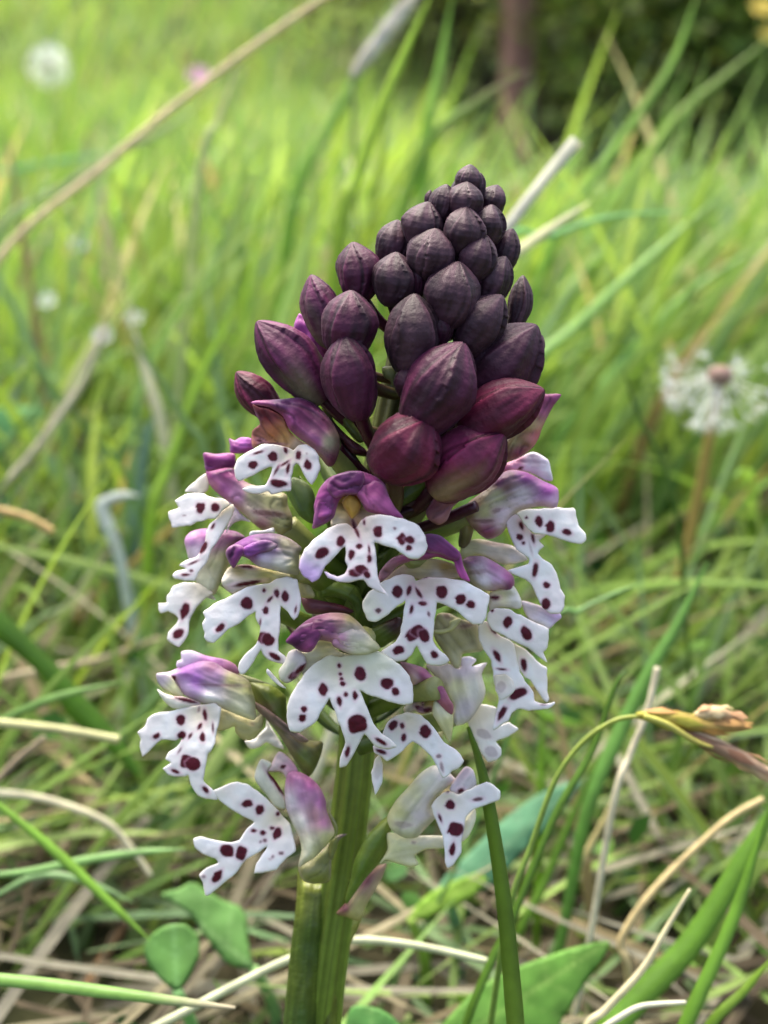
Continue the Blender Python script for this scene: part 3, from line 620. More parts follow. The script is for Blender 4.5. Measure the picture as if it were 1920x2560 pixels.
# E: facing sideways high on the flank, with purple tips
fe = flower('4', [(488, 345), (600, 330), (720, 320), (800, 420), (900, 470), (1100, 520), (1200, 560), (1212, 650), (1252, 760), (1242, 870), (1150, 925), (1090, 880), (980, 872), (900, 812), (800, 722), (700, 640), (600, 560), (520, 480), (490, 400)],
            60, [(520, 370, (136, 50, 116)), (650, 360, (128, 40, 100)), (640, 500, (176, 100, 158)), (760, 560, (196, 140, 180)), (900, 560, (176, 176, 132)), (1050, 620, (170, 170, 116)), (1150, 800, (156, 158, 100)), (900, 720, (196, 184, 160)), (980, 820, (150, 110, 110)), (560, 480, (190, 120, 150))],
            bulge=44, tilt=(0.35, 0), streak=0.18, h=4, spots=[(1030, 725, 140, 24, 5, .6), (960, 830, 60, 24, 20, .45)], ovary=([(715, 1320, 70), (790, 1380, 50), (890, 1460, 0)], [36, 28, 20], [OLV, GRN, DGR]))
petal(fe, '4', [(460, 185), (570, 195), (690, 185), (742, 205), (742, 312), (640, 322), (490, 352), (465, 270)], 40, [(500, 230, (116, 36, 96)), (620, 250, (164, 84, 150)), (560, 320, (150, 66, 130)), (700, 290, (110, 36, 92))], bulge=10, streak=0.28)
petal(fe, '4', [(686, 58), (740, 75), (790, 48), (890, 60), (905, 172), (790, 192), (700, 182), (695, 120)], 20, [(720, 120, (140, 66, 130)), (840, 90, (196, 116, 196)), (860, 160, (150, 66, 130))], bulge=8, streak=0.25)
lip(fe, '4', [(300, 525), (370, 450), (480, 368), (502, 430), (502, 515), (430, 548), (350, 542)], 10, [], (500, 500), name='lip_lobe', fwd=0, curl=0, jag=2.5)
lip(fe, '4', [(208, 605), (310, 555), (430, 545), (560, 580), (650, 605), (690, 650), (640, 700), (570, 772), (450, 790), (330, 840), (182, 852), (158, 780), (153, 712), (238, 670)], 60,
    [(435, 675, 41, 46), (562, 675, 39, 38), (290, 745, 15, 6, 0, .7)], (680, 650), name='lip_lobe', tilt=(0.5, 0.1), fwd=0, curl=0, jag=2.5)
lip(fe, '4', [(670, 660), (722, 645), (738, 690), (690, 800), (640, 890), (580, 980), (522, 1060), (502, 1130), (480, 1180), (420, 1250), (380, 1330), (300, 1325), (200, 1312), (178, 1280), (215, 1240), (300, 1215), (238, 1190), (300, 1145), (400, 1110), (418, 1078), (470, 980), (485, 890), (510, 830), (570, 775), (630, 700)], 96,
    [(455, 1030, 30, 62, 28), (545, 840, 14, 30, 30), (370, 1165, 46, 10, -22), (295, 1273, 37, 14, -3), (350, 1238, 15, 11)], (690, 670), tilt=(0.3, 0.1), fwd=0, curl=0)
petal(fe, '4', [(560, 560), (700, 630), (800, 730), (880, 800), (800, 790), (720, 820), (660, 900), (690, 780), (730, 690), (660, 620)], 62, [(228, 214, 226)], bulge=6)
petal(fe, '4', [(868, 900), (900, 880), (1000, 875), (1085, 852), (1092, 900), (1000, 905), (880, 940)], 120, [WHT], bulge=4)

# F: outer flower below it, seen from the side
ff = flower('4', [(290, 962), (340, 895), (450, 862), (640, 868), (760, 890), (832, 942), (760, 1010), (690, 1060), (690, 1180), (640, 1290), (600, 1370), (560, 1450), (480, 1440), (400, 1350), (350, 1230), (325, 1130), (305, 1050)],
            20, [(340, 950, (206, 150, 204)), (480, 900, (186, 116, 180)), (700, 920, (136, 72, 120)), (600, 980, (176, 130, 160)), (380, 1080, (230, 214, 226)), (560, 1180, (196, 200, 156)), (480, 1300, (222, 224, 196)), (640, 1120, (160, 160, 110)), (780, 950, (110, 58, 92))],
            bulge=40, tilt=(0.35, 0), streak=0.16, h=4, ovary=([(570, 1440, 20), (680, 1520, 30), (890, 1610, 0)], [32, 26, 20], [OLV, GRN, DGR]))
lip(ff, '4', [(60, 1530), (130, 1522), (138, 1450), (200, 1372), (280, 1340), (380, 1338), (470, 1380), (545, 1440), (480, 1480), (420, 1540), (372, 1620), (335, 1700), (322, 1800), (282, 1870), (240, 1922), (180, 1890), (132, 1850), (148, 1780), (215, 1710), (236, 1660), (200, 1622), (140, 1600), (85, 1617), (58, 1580)], 40,
    [(292, 1592, 36, 74, 18), (235, 1795, 60, 38, -30)], (480, 1400), tilt=(0.4, 0.1), fwd=0, curl=0, jag=2.5)
petal(ff, '4', [(485, 1470), (520, 1435), (570, 1495), (530, 1490)], 30, [WHT], bulge=3)

# G: the lowest middle flower
fg = flower('5', [(98, 1322), (190, 1220), (290, 1152), (420, 1120), (540, 1130), (620, 1190), (690, 1270), (775, 1372), (700, 1412), (590, 1422), (500, 1392), (440, 1362), (420, 1332), (332, 1322), (282, 1392), (230, 1402), (180, 1382), (140, 1352)],
            318, [(180, 1300, (116, 46, 104)), (320, 1200, (112, 46, 92)), (420, 1240, (150, 78, 132)), (480, 1180, (150, 110, 110)), (540, 1270, (214, 196, 190)), (620, 1320, (222, 220, 184)), (560, 1170, (168, 158, 110)), (440, 1320, (180, 120, 140)), (240, 1370, (130, 60, 104)), (720, 1390, (206, 204, 156))],
            bulge=42, streak=0.2, h=3.8, ovary=([(905, 1590, 270), (905, 1680, 170), (895, 1780, 30)], [34, 30, 22], [OLV, GRN, DGR]))
petal(fg, '5', [(160, 1400), (230, 1400), (285, 1390), (330, 1318), (420, 1328), (480, 1395), (600, 1425), (760, 1400), (690, 1450), (560, 1470), (500, 1520), (480, 1560), (430, 1520), (330, 1540), (240, 1600), (200, 1500)], 300,
      [(380, 1380, (206, 198, 140)), (300, 1450, (216, 210, 176)), (480, 1430, (216, 208, 170)), (640, 1430, (200, 200, 140)), (250, 1540, (216, 212, 186))], name='throat', bulge=-8, back=4, streak=0.15, spots=[(390, 1495, 18, 9), (605, 1416, 20, 8, 0, .8)])
petal(fg, '5', [(48, 1535), (90, 1470), (120, 1400), (180, 1380), (235, 1430), (245, 1500), (170, 1590), (110, 1625), (62, 1602)], 312, [(90, 1540, (224, 222, 200)), (200, 1440, (232, 222, 216))], bulge=10, spots=[(150, 1572, 40, 24, -30), (205, 1525, 50, 20, -48)], streak=0.1)
petal(fg, '5', [(-35, 1520), (-10, 1540), (60, 1620), (100, 1660), (60, 1650), (0, 1600), (-40, 1550)], 280, [WHT], bulge=3)
petal(fg, '5', [(98, 1322), (190, 1222), (300, 1190), (360, 1240), (340, 1310), (285, 1394), (232, 1404), (180, 1384), (138, 1352)], 344, [(160, 1310, (108, 42, 98)), (280, 1230, (104, 44, 90)), (300, 1300, (136, 62, 116)), (230, 1370, (140, 66, 112)), (200, 1340, (90, 30, 74))], name='hood_sepal', bulge=10, streak=.4)
petal(fg, '5', [(430, 1340), (470, 1260), (560, 1220), (640, 1240), (700, 1290), (775, 1374), (700, 1414), (590, 1424), (500, 1394)], 340, [(480, 1310, (196, 140, 170)), (600, 1290, (216, 206, 190)), (640, 1360, (224, 222, 184)), (740, 1385, (206, 204, 156))], name='hood_sepal', bulge=10, streak=.16)
lip(fg, '8', [(386, -147), (330, -160), (283, -147), (220, -105), (162, -51), (115, 25), (72, 95), (45, 180), (50, 280), (64, 332), (130, 336), (232, 270), (272, 190), (320, 122), (346, 190), (398, 330), (420, 400), (386, 500), (383, 565), (430, 552), (482, 460), (542, 352), (610, 425), (690, 447), (752, 432), (720, 388), (650, 340), (602, 280), (562, 180), (530, 100), (520, 66), (560, 92), (620, 112), (700, 140), (790, 162), (852, 150), (858, 90), (836, -26), (733, -129), (640, -180), (579, -193), (470, -165)], 338,
    [(278, 62, 28, 40, -10), (155, 188, 21, 21), (145, 246, 24, 25), (382, 135, 17, 32, -8), (482, 100, 17, 29), (424, 92, 15, 15), (500, 285, 64, 56, -10), (435, 460, 16, 38, 15), (650, 395, 42, 14, 30), (688, 25, 44, 36), (742, 75, 26, 23, 30), (515, -38, 36, 46, -20), (380, -91, 13, 16), (389, -38, 12, 12), (396, -6, 13, 12), (403, 25, 17, 17)], (390, -120),
    cols=[(400, 200, WHT), (390, -120, (216, 214, 180)), (600, -130, (238, 238, 214)), (200, 150, WHT), (750, 60, WHT)])

# H: half hidden behind it, tawny throat
fh = flower('6', [(0, 1125), (100, 1138), (220, 1180), (300, 1258), (380, 1330), (442, 1450), (478, 1510), (466, 1592), (400, 1562), (330, 1482), (302, 1402), (210, 1315), (100, 1332), (70, 1260)],
            226, [(60, 1180, (150, 110, 120)), (200, 1240, (160, 80, 120)), (340, 1350, (172, 90, 130)), (440, 1520, (170, 100, 110)), (130, 1270, (206, 180, 176)), (260, 1300, (190, 130, 150))],
            bulge=20, streak=0.2, h=4, ovary=([(1090, 1720, 180), (1000, 1740, 90), (900, 1790, 10)], [30, 26, 20], [OLV, GRN, DGR]))
petal(fh, '6', [(95, 1335), (210, 1308), (300, 1395), (320, 1480), (300, 1560), (200, 1590), (130, 1560), (60, 1600), (30, 1540), (95, 1450)], 200, [(200, 1400, (120, 82, 30)), (130, 1400, (170, 150, 80)), (260, 1480, (160, 140, 70)), (60, 1540, (206, 196, 170))], name='throat', bulge=-8, back=4, streak=0.3, spots=[(170, 1535, 40, 22, 25), (240, 1550, 50, 22, -10), (200, 1490, 6, 50)])
petal(fh, '6', [(300, 1480), (335, 1470), (470, 1590), (468, 1740), (442, 1842), (400, 1780), (330, 1660), (288, 1580)], 236, [(330, 1560, (230, 226, 190)), (430, 1700, (224, 220, 160))], bulge=12)
lip(fh, '8', [(830, 208), (885, 216), (950, 258), (1002, 330), (1060, 400), (1132, 450), (1186, 520), (1150, 572), (1112, 588), (1045, 630), (1010, 560), (970, 490), (900, 425), (850, 395), (820, 425), (760, 480), (690, 522), (650, 492), (602, 462), (594, 425), (640, 400), (660, 330), (700, 260), (752, 222)], 252,
    [(935, 333, 38, 42), (725, 292, 34, 25, -40), (785, 295, 14, 22, -15), (795, 372, 18, 25, 15), (1020, 490, 16, 12, 0, .7), (1040, 560, 10, 32, -15, .6), (650, 460, 34, 14, 25)], (820, 260), jag=2)
lip(fh, '8', [(588, 600), (612, 510), (642, 480), (662, 560), (655, 660), (612, 738)], 236, [(630, 590, 20, 50, 5, .15)], (630, 480), name='lip_lobe', fwd=0, curl=0)

# I: right flank
fi = flower('6', [(558, 215), (620, 180), (740, 180), (860, 240), (960, 310), (1012, 360), (1022, 430), (992, 512), (900, 472), (820, 492), (700, 472), (632, 412), (600, 330), (570, 262)],
            150, [(640, 210, (130, 84, 110)), (850, 260, (176, 110, 156)), (960, 350, (186, 104, 160)), (1000, 440, (130, 50, 100)), (700, 320, (178, 166, 166)), (760, 400, (226, 216, 222)), (880, 400, (216, 176, 206)), (650, 360, (190, 184, 176))],
            bulge=40, tilt=(-0.3, 0), streak=0.18, h=4, spots=[(690, 320, 90, 22, -8, .35)], ovary=([(1190, 1450, 110), (1080, 1500, 70), (905, 1590, 0)], [32, 26, 20], [OLV, GRN, DGR]))
petal(fi, '6', [(800, 510), (920, 455), (985, 430), (1035, 470), (1085, 585), (1065, 650), (900, 640), (800, 680)], 145, [(900, 540, (220, 212, 160)), (1040, 560, (240, 236, 226)), (850, 620, (226, 214, 196))], name='throat', bulge=4, back=6, spots=[(955, 442, 38, 24, -30), (845, 550, 44, 20, 5)])
petal(fi, '6', [(1080, 580), (1220, 610), (1300, 640), (1400, 662), (1442, 722), (1392, 772), (1322, 832), (1240, 790), (1140, 730)], 120, [(1150, 650, (226, 214, 216)), (1380, 690, (220, 190, 230)), (1280, 770, (236, 230, 236))], bulge=6)
lip(fi, '6', [(1010, 960), (1110, 1000), (1200, 1090), (1302, 1170), (1312, 1240), (1312, 1370), (1330, 1450), (1310, 1482), (1270, 1450), (1180, 1312), (1080, 1222), (1036, 1100)], 130, [(1105, 1145, 28, 56, -6)], (1030, 960), name='lip_lobe', tilt=(-.3, 0), fwd=0, curl=0, jag=2.2)
lip(fi, '6', [(780, 680), (860, 638), (960, 650), (1100, 720), (1250, 790), (1328, 830), (1330, 900), (1305, 1010), (1280, 1040), (1310, 1122), (1240, 1080), (1140, 1000), (1040, 950), (920, 890), (820, 840), (772, 760)], 176, [(960, 765, 41, 52, 10), (1125, 870, 45, 63, -20), (823, 665, 15, 15)], (800, 720), name='lip_lobe', tilt=(-.3, 0), fwd=0, curl=0, jag=2.2, cols=[(850, 700, (240, 232, 222)), (1200, 900, WHT), (1000, 800, WHT)])
lip(fi, '6', [(700, 800), (770, 760), (830, 830), (900, 890), (1010, 950), (1040, 1080), (1072, 1210), (1122, 1300), (1186, 1390), (1202, 1470), (1290, 1498), (1375, 1476), (1384, 1500), (1310, 1547), (1150, 1560), (1070, 1537), (1000, 1582), (965, 1652), (900, 1692), (834, 1732), (828, 1690), (860, 1560), (880, 1450), (850, 1330), (830, 1230), (810, 1110), (750, 1020), (705, 930)], 158,
    [(830, 830, 20, 58, -35), (865, 1070, 24, 60, -30), (1055, 1405, 88, 44, -25), (910, 1578, 26, 68, 28), (905, 1188, 42, 10, 5), (1280, 1503, 26, 8, 0, .7)], (830, 800), tilt=(-.2, .05), fwd=0, curl=0)
lip(fi, '6', [(840, 1250), (930, 1230), (1010, 1290), (1030, 1370), (960, 1440), (890, 1460), (855, 1380)], 184, [(900, 1345, 40, 45, 0, .28)], (900, 1250), name='lip_lobe', fwd=0, curl=0)

# J: outer flower on the right, lip spread wide
fj = flower('3', [(735, 1000), (860, 900), (950, 802), (1040, 760), (1150, 775), (1260, 830), (1368, 892), (1358, 1022), (1250, 1012), (1120, 1042), (1050, 1092), (980, 1200), (880, 1238), (790, 1172), (738, 1100)],
            92, [(960, 830, (136, 64, 120)), (1150, 810, (150, 74, 146)), (1300, 900, (172, 90, 168)), (950, 940, (206, 204, 160)), (1120, 930, (226, 214, 214)), (1010, 870, (124, 88, 90)), (860, 1040, (186, 180, 120)), (880, 1190, (150, 76, 110)), (1000, 1080, (216, 196, 204)), (1330, 990, (226, 190, 226)), (800, 1000, (150, 120, 90))],
            bulge=46, tilt=(-0.3, 0), streak=0.2, h=4, spots=[(850, 1112, 72, 15, 0, .6), (945, 1040, 32, 15, -20, .5)], ovary=([(1180, 1290, 80), (1080, 1330, 60), (925, 1420, 0)], [30, 26, 20], [OLV, GRN, DGR]))
lip(fj, '3', [(1085, 1065), (1150, 1030), (1290, 1025), (1470, 1023), (1497, 1070), (1512, 1140), (1562, 1200), (1567, 1247), (1530, 1272), (1420, 1252), (1280, 1205), (1200, 1202), (1150, 1150)], 110, [(1238, 1118, 26, 36, -8), (1315, 1153, 31, 38), (1428, 1188, 32, 22, 20), (1150, 1090, 10, 10)], (1100, 1080), name='lip_lobe', tilt=(-.35, .1), fwd=0, curl=0, jag=2.2)
lip(fj, '3', [(1008, 1110), (1070, 1063), (1110, 1080), (1150, 1150), (1190, 1200), (1250, 1205), (1287, 1208), (1240, 1250), (1270, 1290), (1245, 1312), (1230, 1340), (1255, 1370), (1330, 1420), (1370, 1500), (1385, 1575), (1415, 1630), (1412, 1700), (1380, 1752), (1320, 1755), (1260, 1710), (1225, 1640), (1175, 1540), (1110, 1505), (1020, 1455), (1090, 1432), (1160, 1410), (1165, 1370), (1080, 1310), (1030, 1200)], 122,
    [(1105, 1225, 24, 24), (1130, 1265, 12, 12), (1115, 1145, 14, 32, -20), (1195, 1230, 10, 36, -15), (1210, 1455, 20, 52, 10), (1290, 1558, 24, 22, 30), (1286, 1690, 33, 40), (1180, 1300, 8, 40, -15, .3)], (1090, 1080), tilt=(-.3, .1), fwd=0, curl=0, cols=[(1200, 1400, WHT), (1090, 1100, (238, 222, 226))])
petal(fj, '6', [(535, 130), (560, 60), (700, 25), (850, 55), (1000, 85), (1100, 165), (1135, 215), (1000, 252), (900, 252), (750, 185), (640, 182), (560, 205)], 85, [(600, 100, (206, 202, 150)), (900, 160, (216, 208, 186)), (1060, 200, (232, 226, 226))], bulge=14, spots=[(880, 66, 120, 16, 3, .5)], streak=0.18)
petal(fj, '3', [(700, 1090), (760, 1070), (790, 1150), (760, 1260), (720, 1300), (680, 1280), (690, 1180)], 100, [(720, 1120, (170, 160, 100)), (720, 1270, (110, 100, 50))], name='spur', bulge=12)
fj2 = flower('3', [(935, 790), (970, 730), (1090, 682), (1170, 640), (1220, 640), (1300, 690), (1320, 760), (1332, 832), (1280, 832), (1200, 790), (1140, 770), (1050, 760)], 40,
             [(980, 740, (200, 120, 160)), (1100, 700, (214, 140, 180)), (1200, 680, (236, 226, 240)), (1290, 780, (244, 240, 248)), (1150, 740, (244, 236, 246))], bulge=8, h=4, spots=[(1110, 748, 22, 10, -25)], ovary=([(1260, 1180, 20), (1130, 1220, 20), (950, 1330, 0)], [22, 22, 18], [OLV, GRN]))
petal(fj2, '3', [(1262, 240), (1300, 235), (1392, 240), (1330, 330), (1260, 470), (1235, 540), (1190, 610), (1090, 680), (1000, 690), (1010, 560), (1120, 450), (1230, 330)], 110, [(1340, 270, (164, 78, 130)), (1250, 330, (170, 90, 130)), (1180, 450, (206, 186, 130)), (1060, 560, (176, 160, 110)), (1220, 520, (196, 110, 120)), (1100, 640, (140, 56, 84))], bulge=16, streak=0.25)
# the pink sepal behind the left buds
petal(orchid, '2', [(690, 15), (760, 60), (840, 70), (880, 240), (1000, 380), (1050, 470), (1000, 600), (900, 560), (850, 440), (760, 300), (640, 170)], 60, [(720, 100, (160, 76, 150)), (800, 200, (172, 90, 160)), (940, 420, (150, 66, 120)), (980, 560, (140, 110, 90))], bulge=12, streak=0.3)
petal(orchid, '1', [(1170, 1230), (1300, 1250), (1450, 1300), (1410, 1370), (1300, 1390), (1180, 1420), (1050, 1480), (1000, 1470), (1080, 1350)], 150, [(1300, 1350, (150, 56, 84)), (1100, 1430, (176, 110, 120)), (1400, 1330, (110, 30, 50))], bulge=12, streak=0.2)

# K: pale flower at the back right, seen from behind
fk = flower('6', [(235, 1150), (400, 1130), (528, 1172), (540, 1090), (620, 1072), (682, 1108), (640, 1162), (775, 1128), (730, 1230), (762, 1370), (740, 1470), (640, 1622), (560, 1682), (466, 1682), (482, 1512), (432, 1430), (380, 1330), (300, 1240)],
            110, [(340, 1180, (216, 196, 180)), (560, 1190, (232, 216, 222)), (640, 1110, (240, 232, 246)), (500, 1350, (236, 234, 186)), (680, 1350, (240, 240, 232)), (600, 1550, (216, 206, 212)), (520, 1640, (226, 220, 214)), (400, 1260, (222, 204, 190))],
            bulge=16, tilt=(-.2, 0), streak=0.12, h=4, ovary=([(1130, 1790, 60), (1040, 1820, 40), (895, 1870, 0)], [28, 26, 20], [OLV, GRN, DGR]))
lip(fk, '6', [(598, 1640), (690, 1500), (770, 1500), (862, 1535), (845, 1640), (880, 1690), (970, 1660), (1053, 1722), (970, 1790), (858, 1832), (902, 1895), (905, 1960), (850, 2000), (782, 2018), (720, 1930), (660, 1800), (618, 1700)], 96,
    [(750, 1765, 65, 40, 25, .3), (810, 1920, 60, 46, 30, .28)], (640, 1600), tilt=(-.2, .05), fwd=0, curl=0)
petal(fk, '6', [(330, 700), (440, 690), (540, 740), (640, 760), (700, 800), (712, 930), (742, 1020), (640, 1040), (560, 1055), (535, 1172), (480, 1175), (440, 1110), (370, 1010), (300, 880)], 96, [(420, 740, (196, 186, 140)), (600, 800, (176, 168, 120)), (500, 950, (178, 172, 124)), (640, 980, (200, 196, 156)), (500, 1120, (206, 200, 160))], bulge=14, streak=0.18, spots=[(590, 800, 60, 18, -10, .5), (415, 710, 30, 26, 40, .45)])
petal(fk, '6', [(300, 840), (420, 820), (450, 760), (520, 730), (545, 745), (510, 800), (470, 840), (390, 870), (310, 870)], 108, [(206, 204, 150)], bulge=5)

# L: low on the left, lilac hood
fl_ = flower('7', [(203, 242), (300, 225), (400, 180), (520, 150), (620, 160), (700, 210), (780, 245), (862, 290), (892, 370), (908, 430), (912, 500), (905, 572), (800, 542), (650, 482), (520, 450), (410, 400), (345, 330), (330, 290), (250, 290)],
              110, [(260, 250, (222, 200, 226)), (420, 230, (168, 110, 176)), (600, 190, (132, 84, 116)), (480, 290, (190, 122, 210)), (620, 270, (190, 150, 190)), (740, 290, (160, 160, 100)), (600, 400, (238, 236, 232)), (800, 460, (226, 224, 190)), (850, 350, (178, 180, 120)), (420, 340, (226, 196, 232))],
              bulge=46, tilt=(0.3, 0), streak=0.18, h=4, spots=[(640, 322, 130, 9, 2, .45), (320, 275, 20, 24, 30)])
solid('ovary', fl_, '7', [(850, 285), (940, 300), (1040, 330), (1125, 400), (1135, 500), (1160, 630), (1290, 715), (1395, 735), (1350, 900), (1280, 980), (1180, 840), (1090, 695), (980, 555), (900, 450)], 78,
      [(900, 330, (126, 136, 66)), (1020, 400, (96, 114, 36)), (1080, 520, (84, 100, 32)), (1000, 500, (120, 104, 72)), (1150, 700, (128, 112, 88)), (1260, 830, (96, 110, 40)), (1340, 760, (104, 100, 56)), (1200, 740, (110, 98, 74))], 'green', bulge=30, back=20, h=4, streak=0.35, groove=3)
petal(fl_, '7', [(383, 82), (460, 75), (560, 112), (700, 140), (772, 182), (795, 245), (700, 235), (560, 195), (440, 200), (350, 195), (352, 150), (380, 140)], 80, [(420, 100, (236, 220, 236)), (600, 150, (216, 150, 206)), (740, 200, (190, 130, 160))], bulge=8, streak=0.15)
petal(fl_, '7', [(208, 348), (260, 380), (330, 400), (400, 405), (520, 448), (505, 475), (350, 495), (285, 465), (230, 400)], 120, [(250, 400, (240, 238, 220)), (400, 450, (232, 228, 214))], bulge=5, spots=[(415, 430, 78, 15, 14)])
petal(fl_, '7', [(205, 242), (290, 242), (332, 292), (395, 395), (340, 400), (250, 345), (212, 300)], 100, [(230, 270, (222, 206, 218)), (330, 350, (230, 230, 176))], name='throat', bulge=3)
petal(fl_, '7', [(648, 470), (800, 540), (900, 560), (965, 530), (962, 622), (920, 682), (880, 717), (820, 712), (770, 662), (758, 618), (700, 642), (640, 642)], 100, [(700, 560, (214, 206, 160)), (850, 640, (196, 188, 130)), (930, 580, (206, 200, 150))], name='spur', bulge=18, spots=[(890, 600, 12, 12, 0, .3)])
petal(fl_, '7', [(990, 550), (985, 620), (950, 660), (905, 708), (835, 722), (872, 777), (940, 767), (990, 732), (1050, 762), (1115, 778), (1060, 680), (1010, 600)], 40, [(240, 238, 232)], bulge=5)
petal(fl_, '7', [(785, 240), (870, 262), (980, 300), (1060, 330), (980, 310), (860, 300)], 95, [(170, 176, 120)], name='bract', bulge=3)
petal(fl_, '7', [(862, 420), (960, 470), (1060, 540), (1160, 620), (1290, 715), (1240, 730), (1130, 660), (1010, 580), (920, 500)], 118, [(132, 112, 92)], name='bract', bulge=5, streak=0.2)
lip(fl_, '7', [(500, 468), (420, 482), (300, 510), (190, 522), (138, 560), (120, 622), (68, 660), (95, 712), (80, 762), (105, 832), (150, 800), (240, 715), (340, 720), (385, 700), (350, 762), (290, 802), (268, 850), (302, 880), (248, 920), (290, 967), (390, 982), (430, 967), (450, 1040), (500, 1112), (560, 1137), (640, 1142), (606, 1068), (542, 1010), (552, 930), (577, 812), (592, 802), (620, 742), (642, 640), (662, 530), (668, 482), (622, 452), (560, 458)], 132,
    [(378, 575, 35, 37), (550, 535, 15, 46, -4), (513, 618, 15, 24, 35), (385, 680, 33, 27), (533, 693, 20, 34), (445, 685, 11, 24, 35), (425, 870, 52, 50, 10), (470, 885, 52, 52, 20), (205, 685, 28, 18, -30), (338, 938, 28, 14, 20), (553, 1070, 28, 16, 45), (607, 625, 7, 32), (508, 495, 9, 22, 8, .6), (368, 790, 8, 24, 35, .7)], (520, 520), tilt=(.25, .05))

# M: lowest on the left, hood turned down
fm = flower('7', [(1120, 1062), (1140, 960), (1200, 935), (1300, 980), (1370, 1050), (1412, 1140), (1420, 1220), (1452, 1300), (1477, 1380), (1420, 1462), (1350, 1542), (1280, 1592), (1218, 1622), (1240, 1500), (1220, 1400), (1170, 1300), (1130, 1200)],
             165, [(1180, 970, (176, 116, 156)), (1300, 1040, (186, 108, 160)), (1390, 1160, (182, 110, 160)), (1250, 1120, (206, 150, 190)), (1400, 1300, (196, 130, 160)), (1160, 1150, (236, 226, 232)), (1220, 1300, (242, 238, 224)), (1280, 1480, (240, 238, 206)), (1420, 1420, (222, 220, 160)), (1340, 1480, (214, 212, 160)), (1330, 1250, (200, 150, 160))],
             bulge=44, tilt=(0.1, 0), streak=0.16, h=4)
petal(fm, '7', [(1218, 1622), (1300, 1570), (1400, 1490), (1455, 1440), (1452, 1600), (1442, 1722), (1340, 1742), (1255, 1722)], 108, [(1300, 1620, (150, 148, 104)), (1420, 1560, (140, 142, 90)), (1350, 1710, (150, 156, 76))], name='ovary', bulge=30, streak=0.25)
petal(fm, '7', [(1410, 1180), (1450, 1240), (1500, 1340), (1490, 1400), (1440, 1440), (1470, 1370), (1440, 1290)], 130, [(150, 160, 84)], name='bract', bulge=4)
petal(fm, '7', [(910, 940), (950, 853), (1012, 870), (1028, 892), (1000, 940), (1052, 1000), (1118, 1110), (1130, 1210), (1050, 1192), (1000, 1120), (950, 1062), (908, 1000)], 140, [(940, 920, (226, 226, 206)), (1060, 1120, (214, 212, 186)), (990, 1020, (222, 222, 200))], bulge=5, spots=[(1055, 1022, 16, 108, -35)])
petal(fm, '7', [(1022, 892), (1078, 798), (1150, 840), (1215, 935), (1140, 990), (1095, 945), (1000, 940)], 130, [(1080, 850, (228, 206, 206)), (1160, 920, (210, 160, 180)), (1080, 930, (226, 206, 200))], bulge=5, spots=[(1110, 905, 24, 14, -20)])
lip(fm, '7', [(1110, 1260), (1060, 1200), (960, 1112), (870, 1042), (780, 1010), (690, 1040), (608, 1080), (640, 1132), (720, 1200), (810, 1257), (900, 1302), (850, 1350), (790, 1430), (730, 1447), (620, 1430), (520, 1405), (467, 1420), (480, 1480), (530, 1530), (622, 1562), (642, 1595), (560, 1630), (508, 1680), (535, 1740), (550, 1825), (590, 1817), (680, 1742), (770, 1670), (850, 1570), (940, 1520), (992, 1480), (960, 1540), (920, 1600), (902, 1664), (960, 1668), (1060, 1642), (1120, 1572), (1198, 1512), (1182, 1420), (1160, 1320), (1135, 1285)], 150,
    [(853, 1170, 40, 28, -15), (942, 1215, 27, 38), (1073, 1243, 14, 17, 20), (898, 1363, 21, 13), (964, 1378, 21, 21), (1032, 1345, 17, 13), (978, 1432, 14, 13, 0, .8), (948, 1443, 11, 9, 0, .6), (1065, 1385, 28, 44, 25), (708, 1508, 50, 47), (808, 1525, 38, 50, 20), (638, 1690, 27, 48, 35), (540, 1692, 15, 12, 0, .6), (1095, 1525, 16, 12, 0, .8), (1035, 1550, 10, 14, 30, .6), (1015, 1568, 12, 8, 0, .3)], (1080, 1290), tilt=(.15, .05))

# N: lowest on the right, cream
fn = flower('8', [(690, 880), (740, 782), (830, 682), (900, 602), (980, 550), (1060, 560), (1112, 620), (1135, 645), (1062, 702), (1002, 762), (975, 822), (1002, 882), (930, 962), (880, 1012), (800, 1015), (715, 962)],
             150, [(760, 850, (206, 204, 140)), (860, 720, (222, 220, 170)), (960, 620, (236, 234, 214)), (1060, 640, (240, 234, 228)), (900, 880, (216, 204, 196)), (800, 960, (226, 224, 196)), (960, 780, (222, 210, 204)), (1090, 660, (222, 196, 200))],
             bulge=44, tilt=(-0.1, 0), streak=0.12, h=4, spots=[(790, 930, 55, 20, 5, .35), (985, 965, 45, 22, 0)])
solid('ovary', fn, '8', [(420, 1400), (450, 1290), (482, 1150), (560, 1002), (640, 915), (690, 870), (790, 742), (900, 622), (985, 543), (912, 640), (832, 762), (740, 880), (712, 980), (700, 1082), (645, 1172), (562, 1262), (480, 1372), (430, 1440)], 120,
      [(500, 1200, (84, 108, 34)), (600, 1050, (96, 120, 44)), (700, 860, (140, 152, 70)), (860, 680, (168, 172, 100)), (640, 1100, (110, 124, 44))], 'green', bulge=26, back=16, h=4, streak=0.3, groove=2)
petal(fn, '8', [(690, 985), (780, 990), (862, 1000), (1062, 1005), (1060, 1080), (950, 1088), (868, 1130), (890, 1182), (842, 1203), (760, 1182), (680, 1160), (640, 1180), (690, 1090)], 140, [(720, 1080, (226, 224, 170)), (980, 1040, (236, 230, 206)), (830, 1170, (240, 236, 190))], name='spur', bulge=12, streak=0.1, spots=[(858, 1045, 14, 9, 0, .5)])
petal(fn, '8', [(1180, 910), (1250, 825), (1258, 900), (1215, 1000), (1160, 1040)], 140, [(232, 228, 206)], bulge=4)
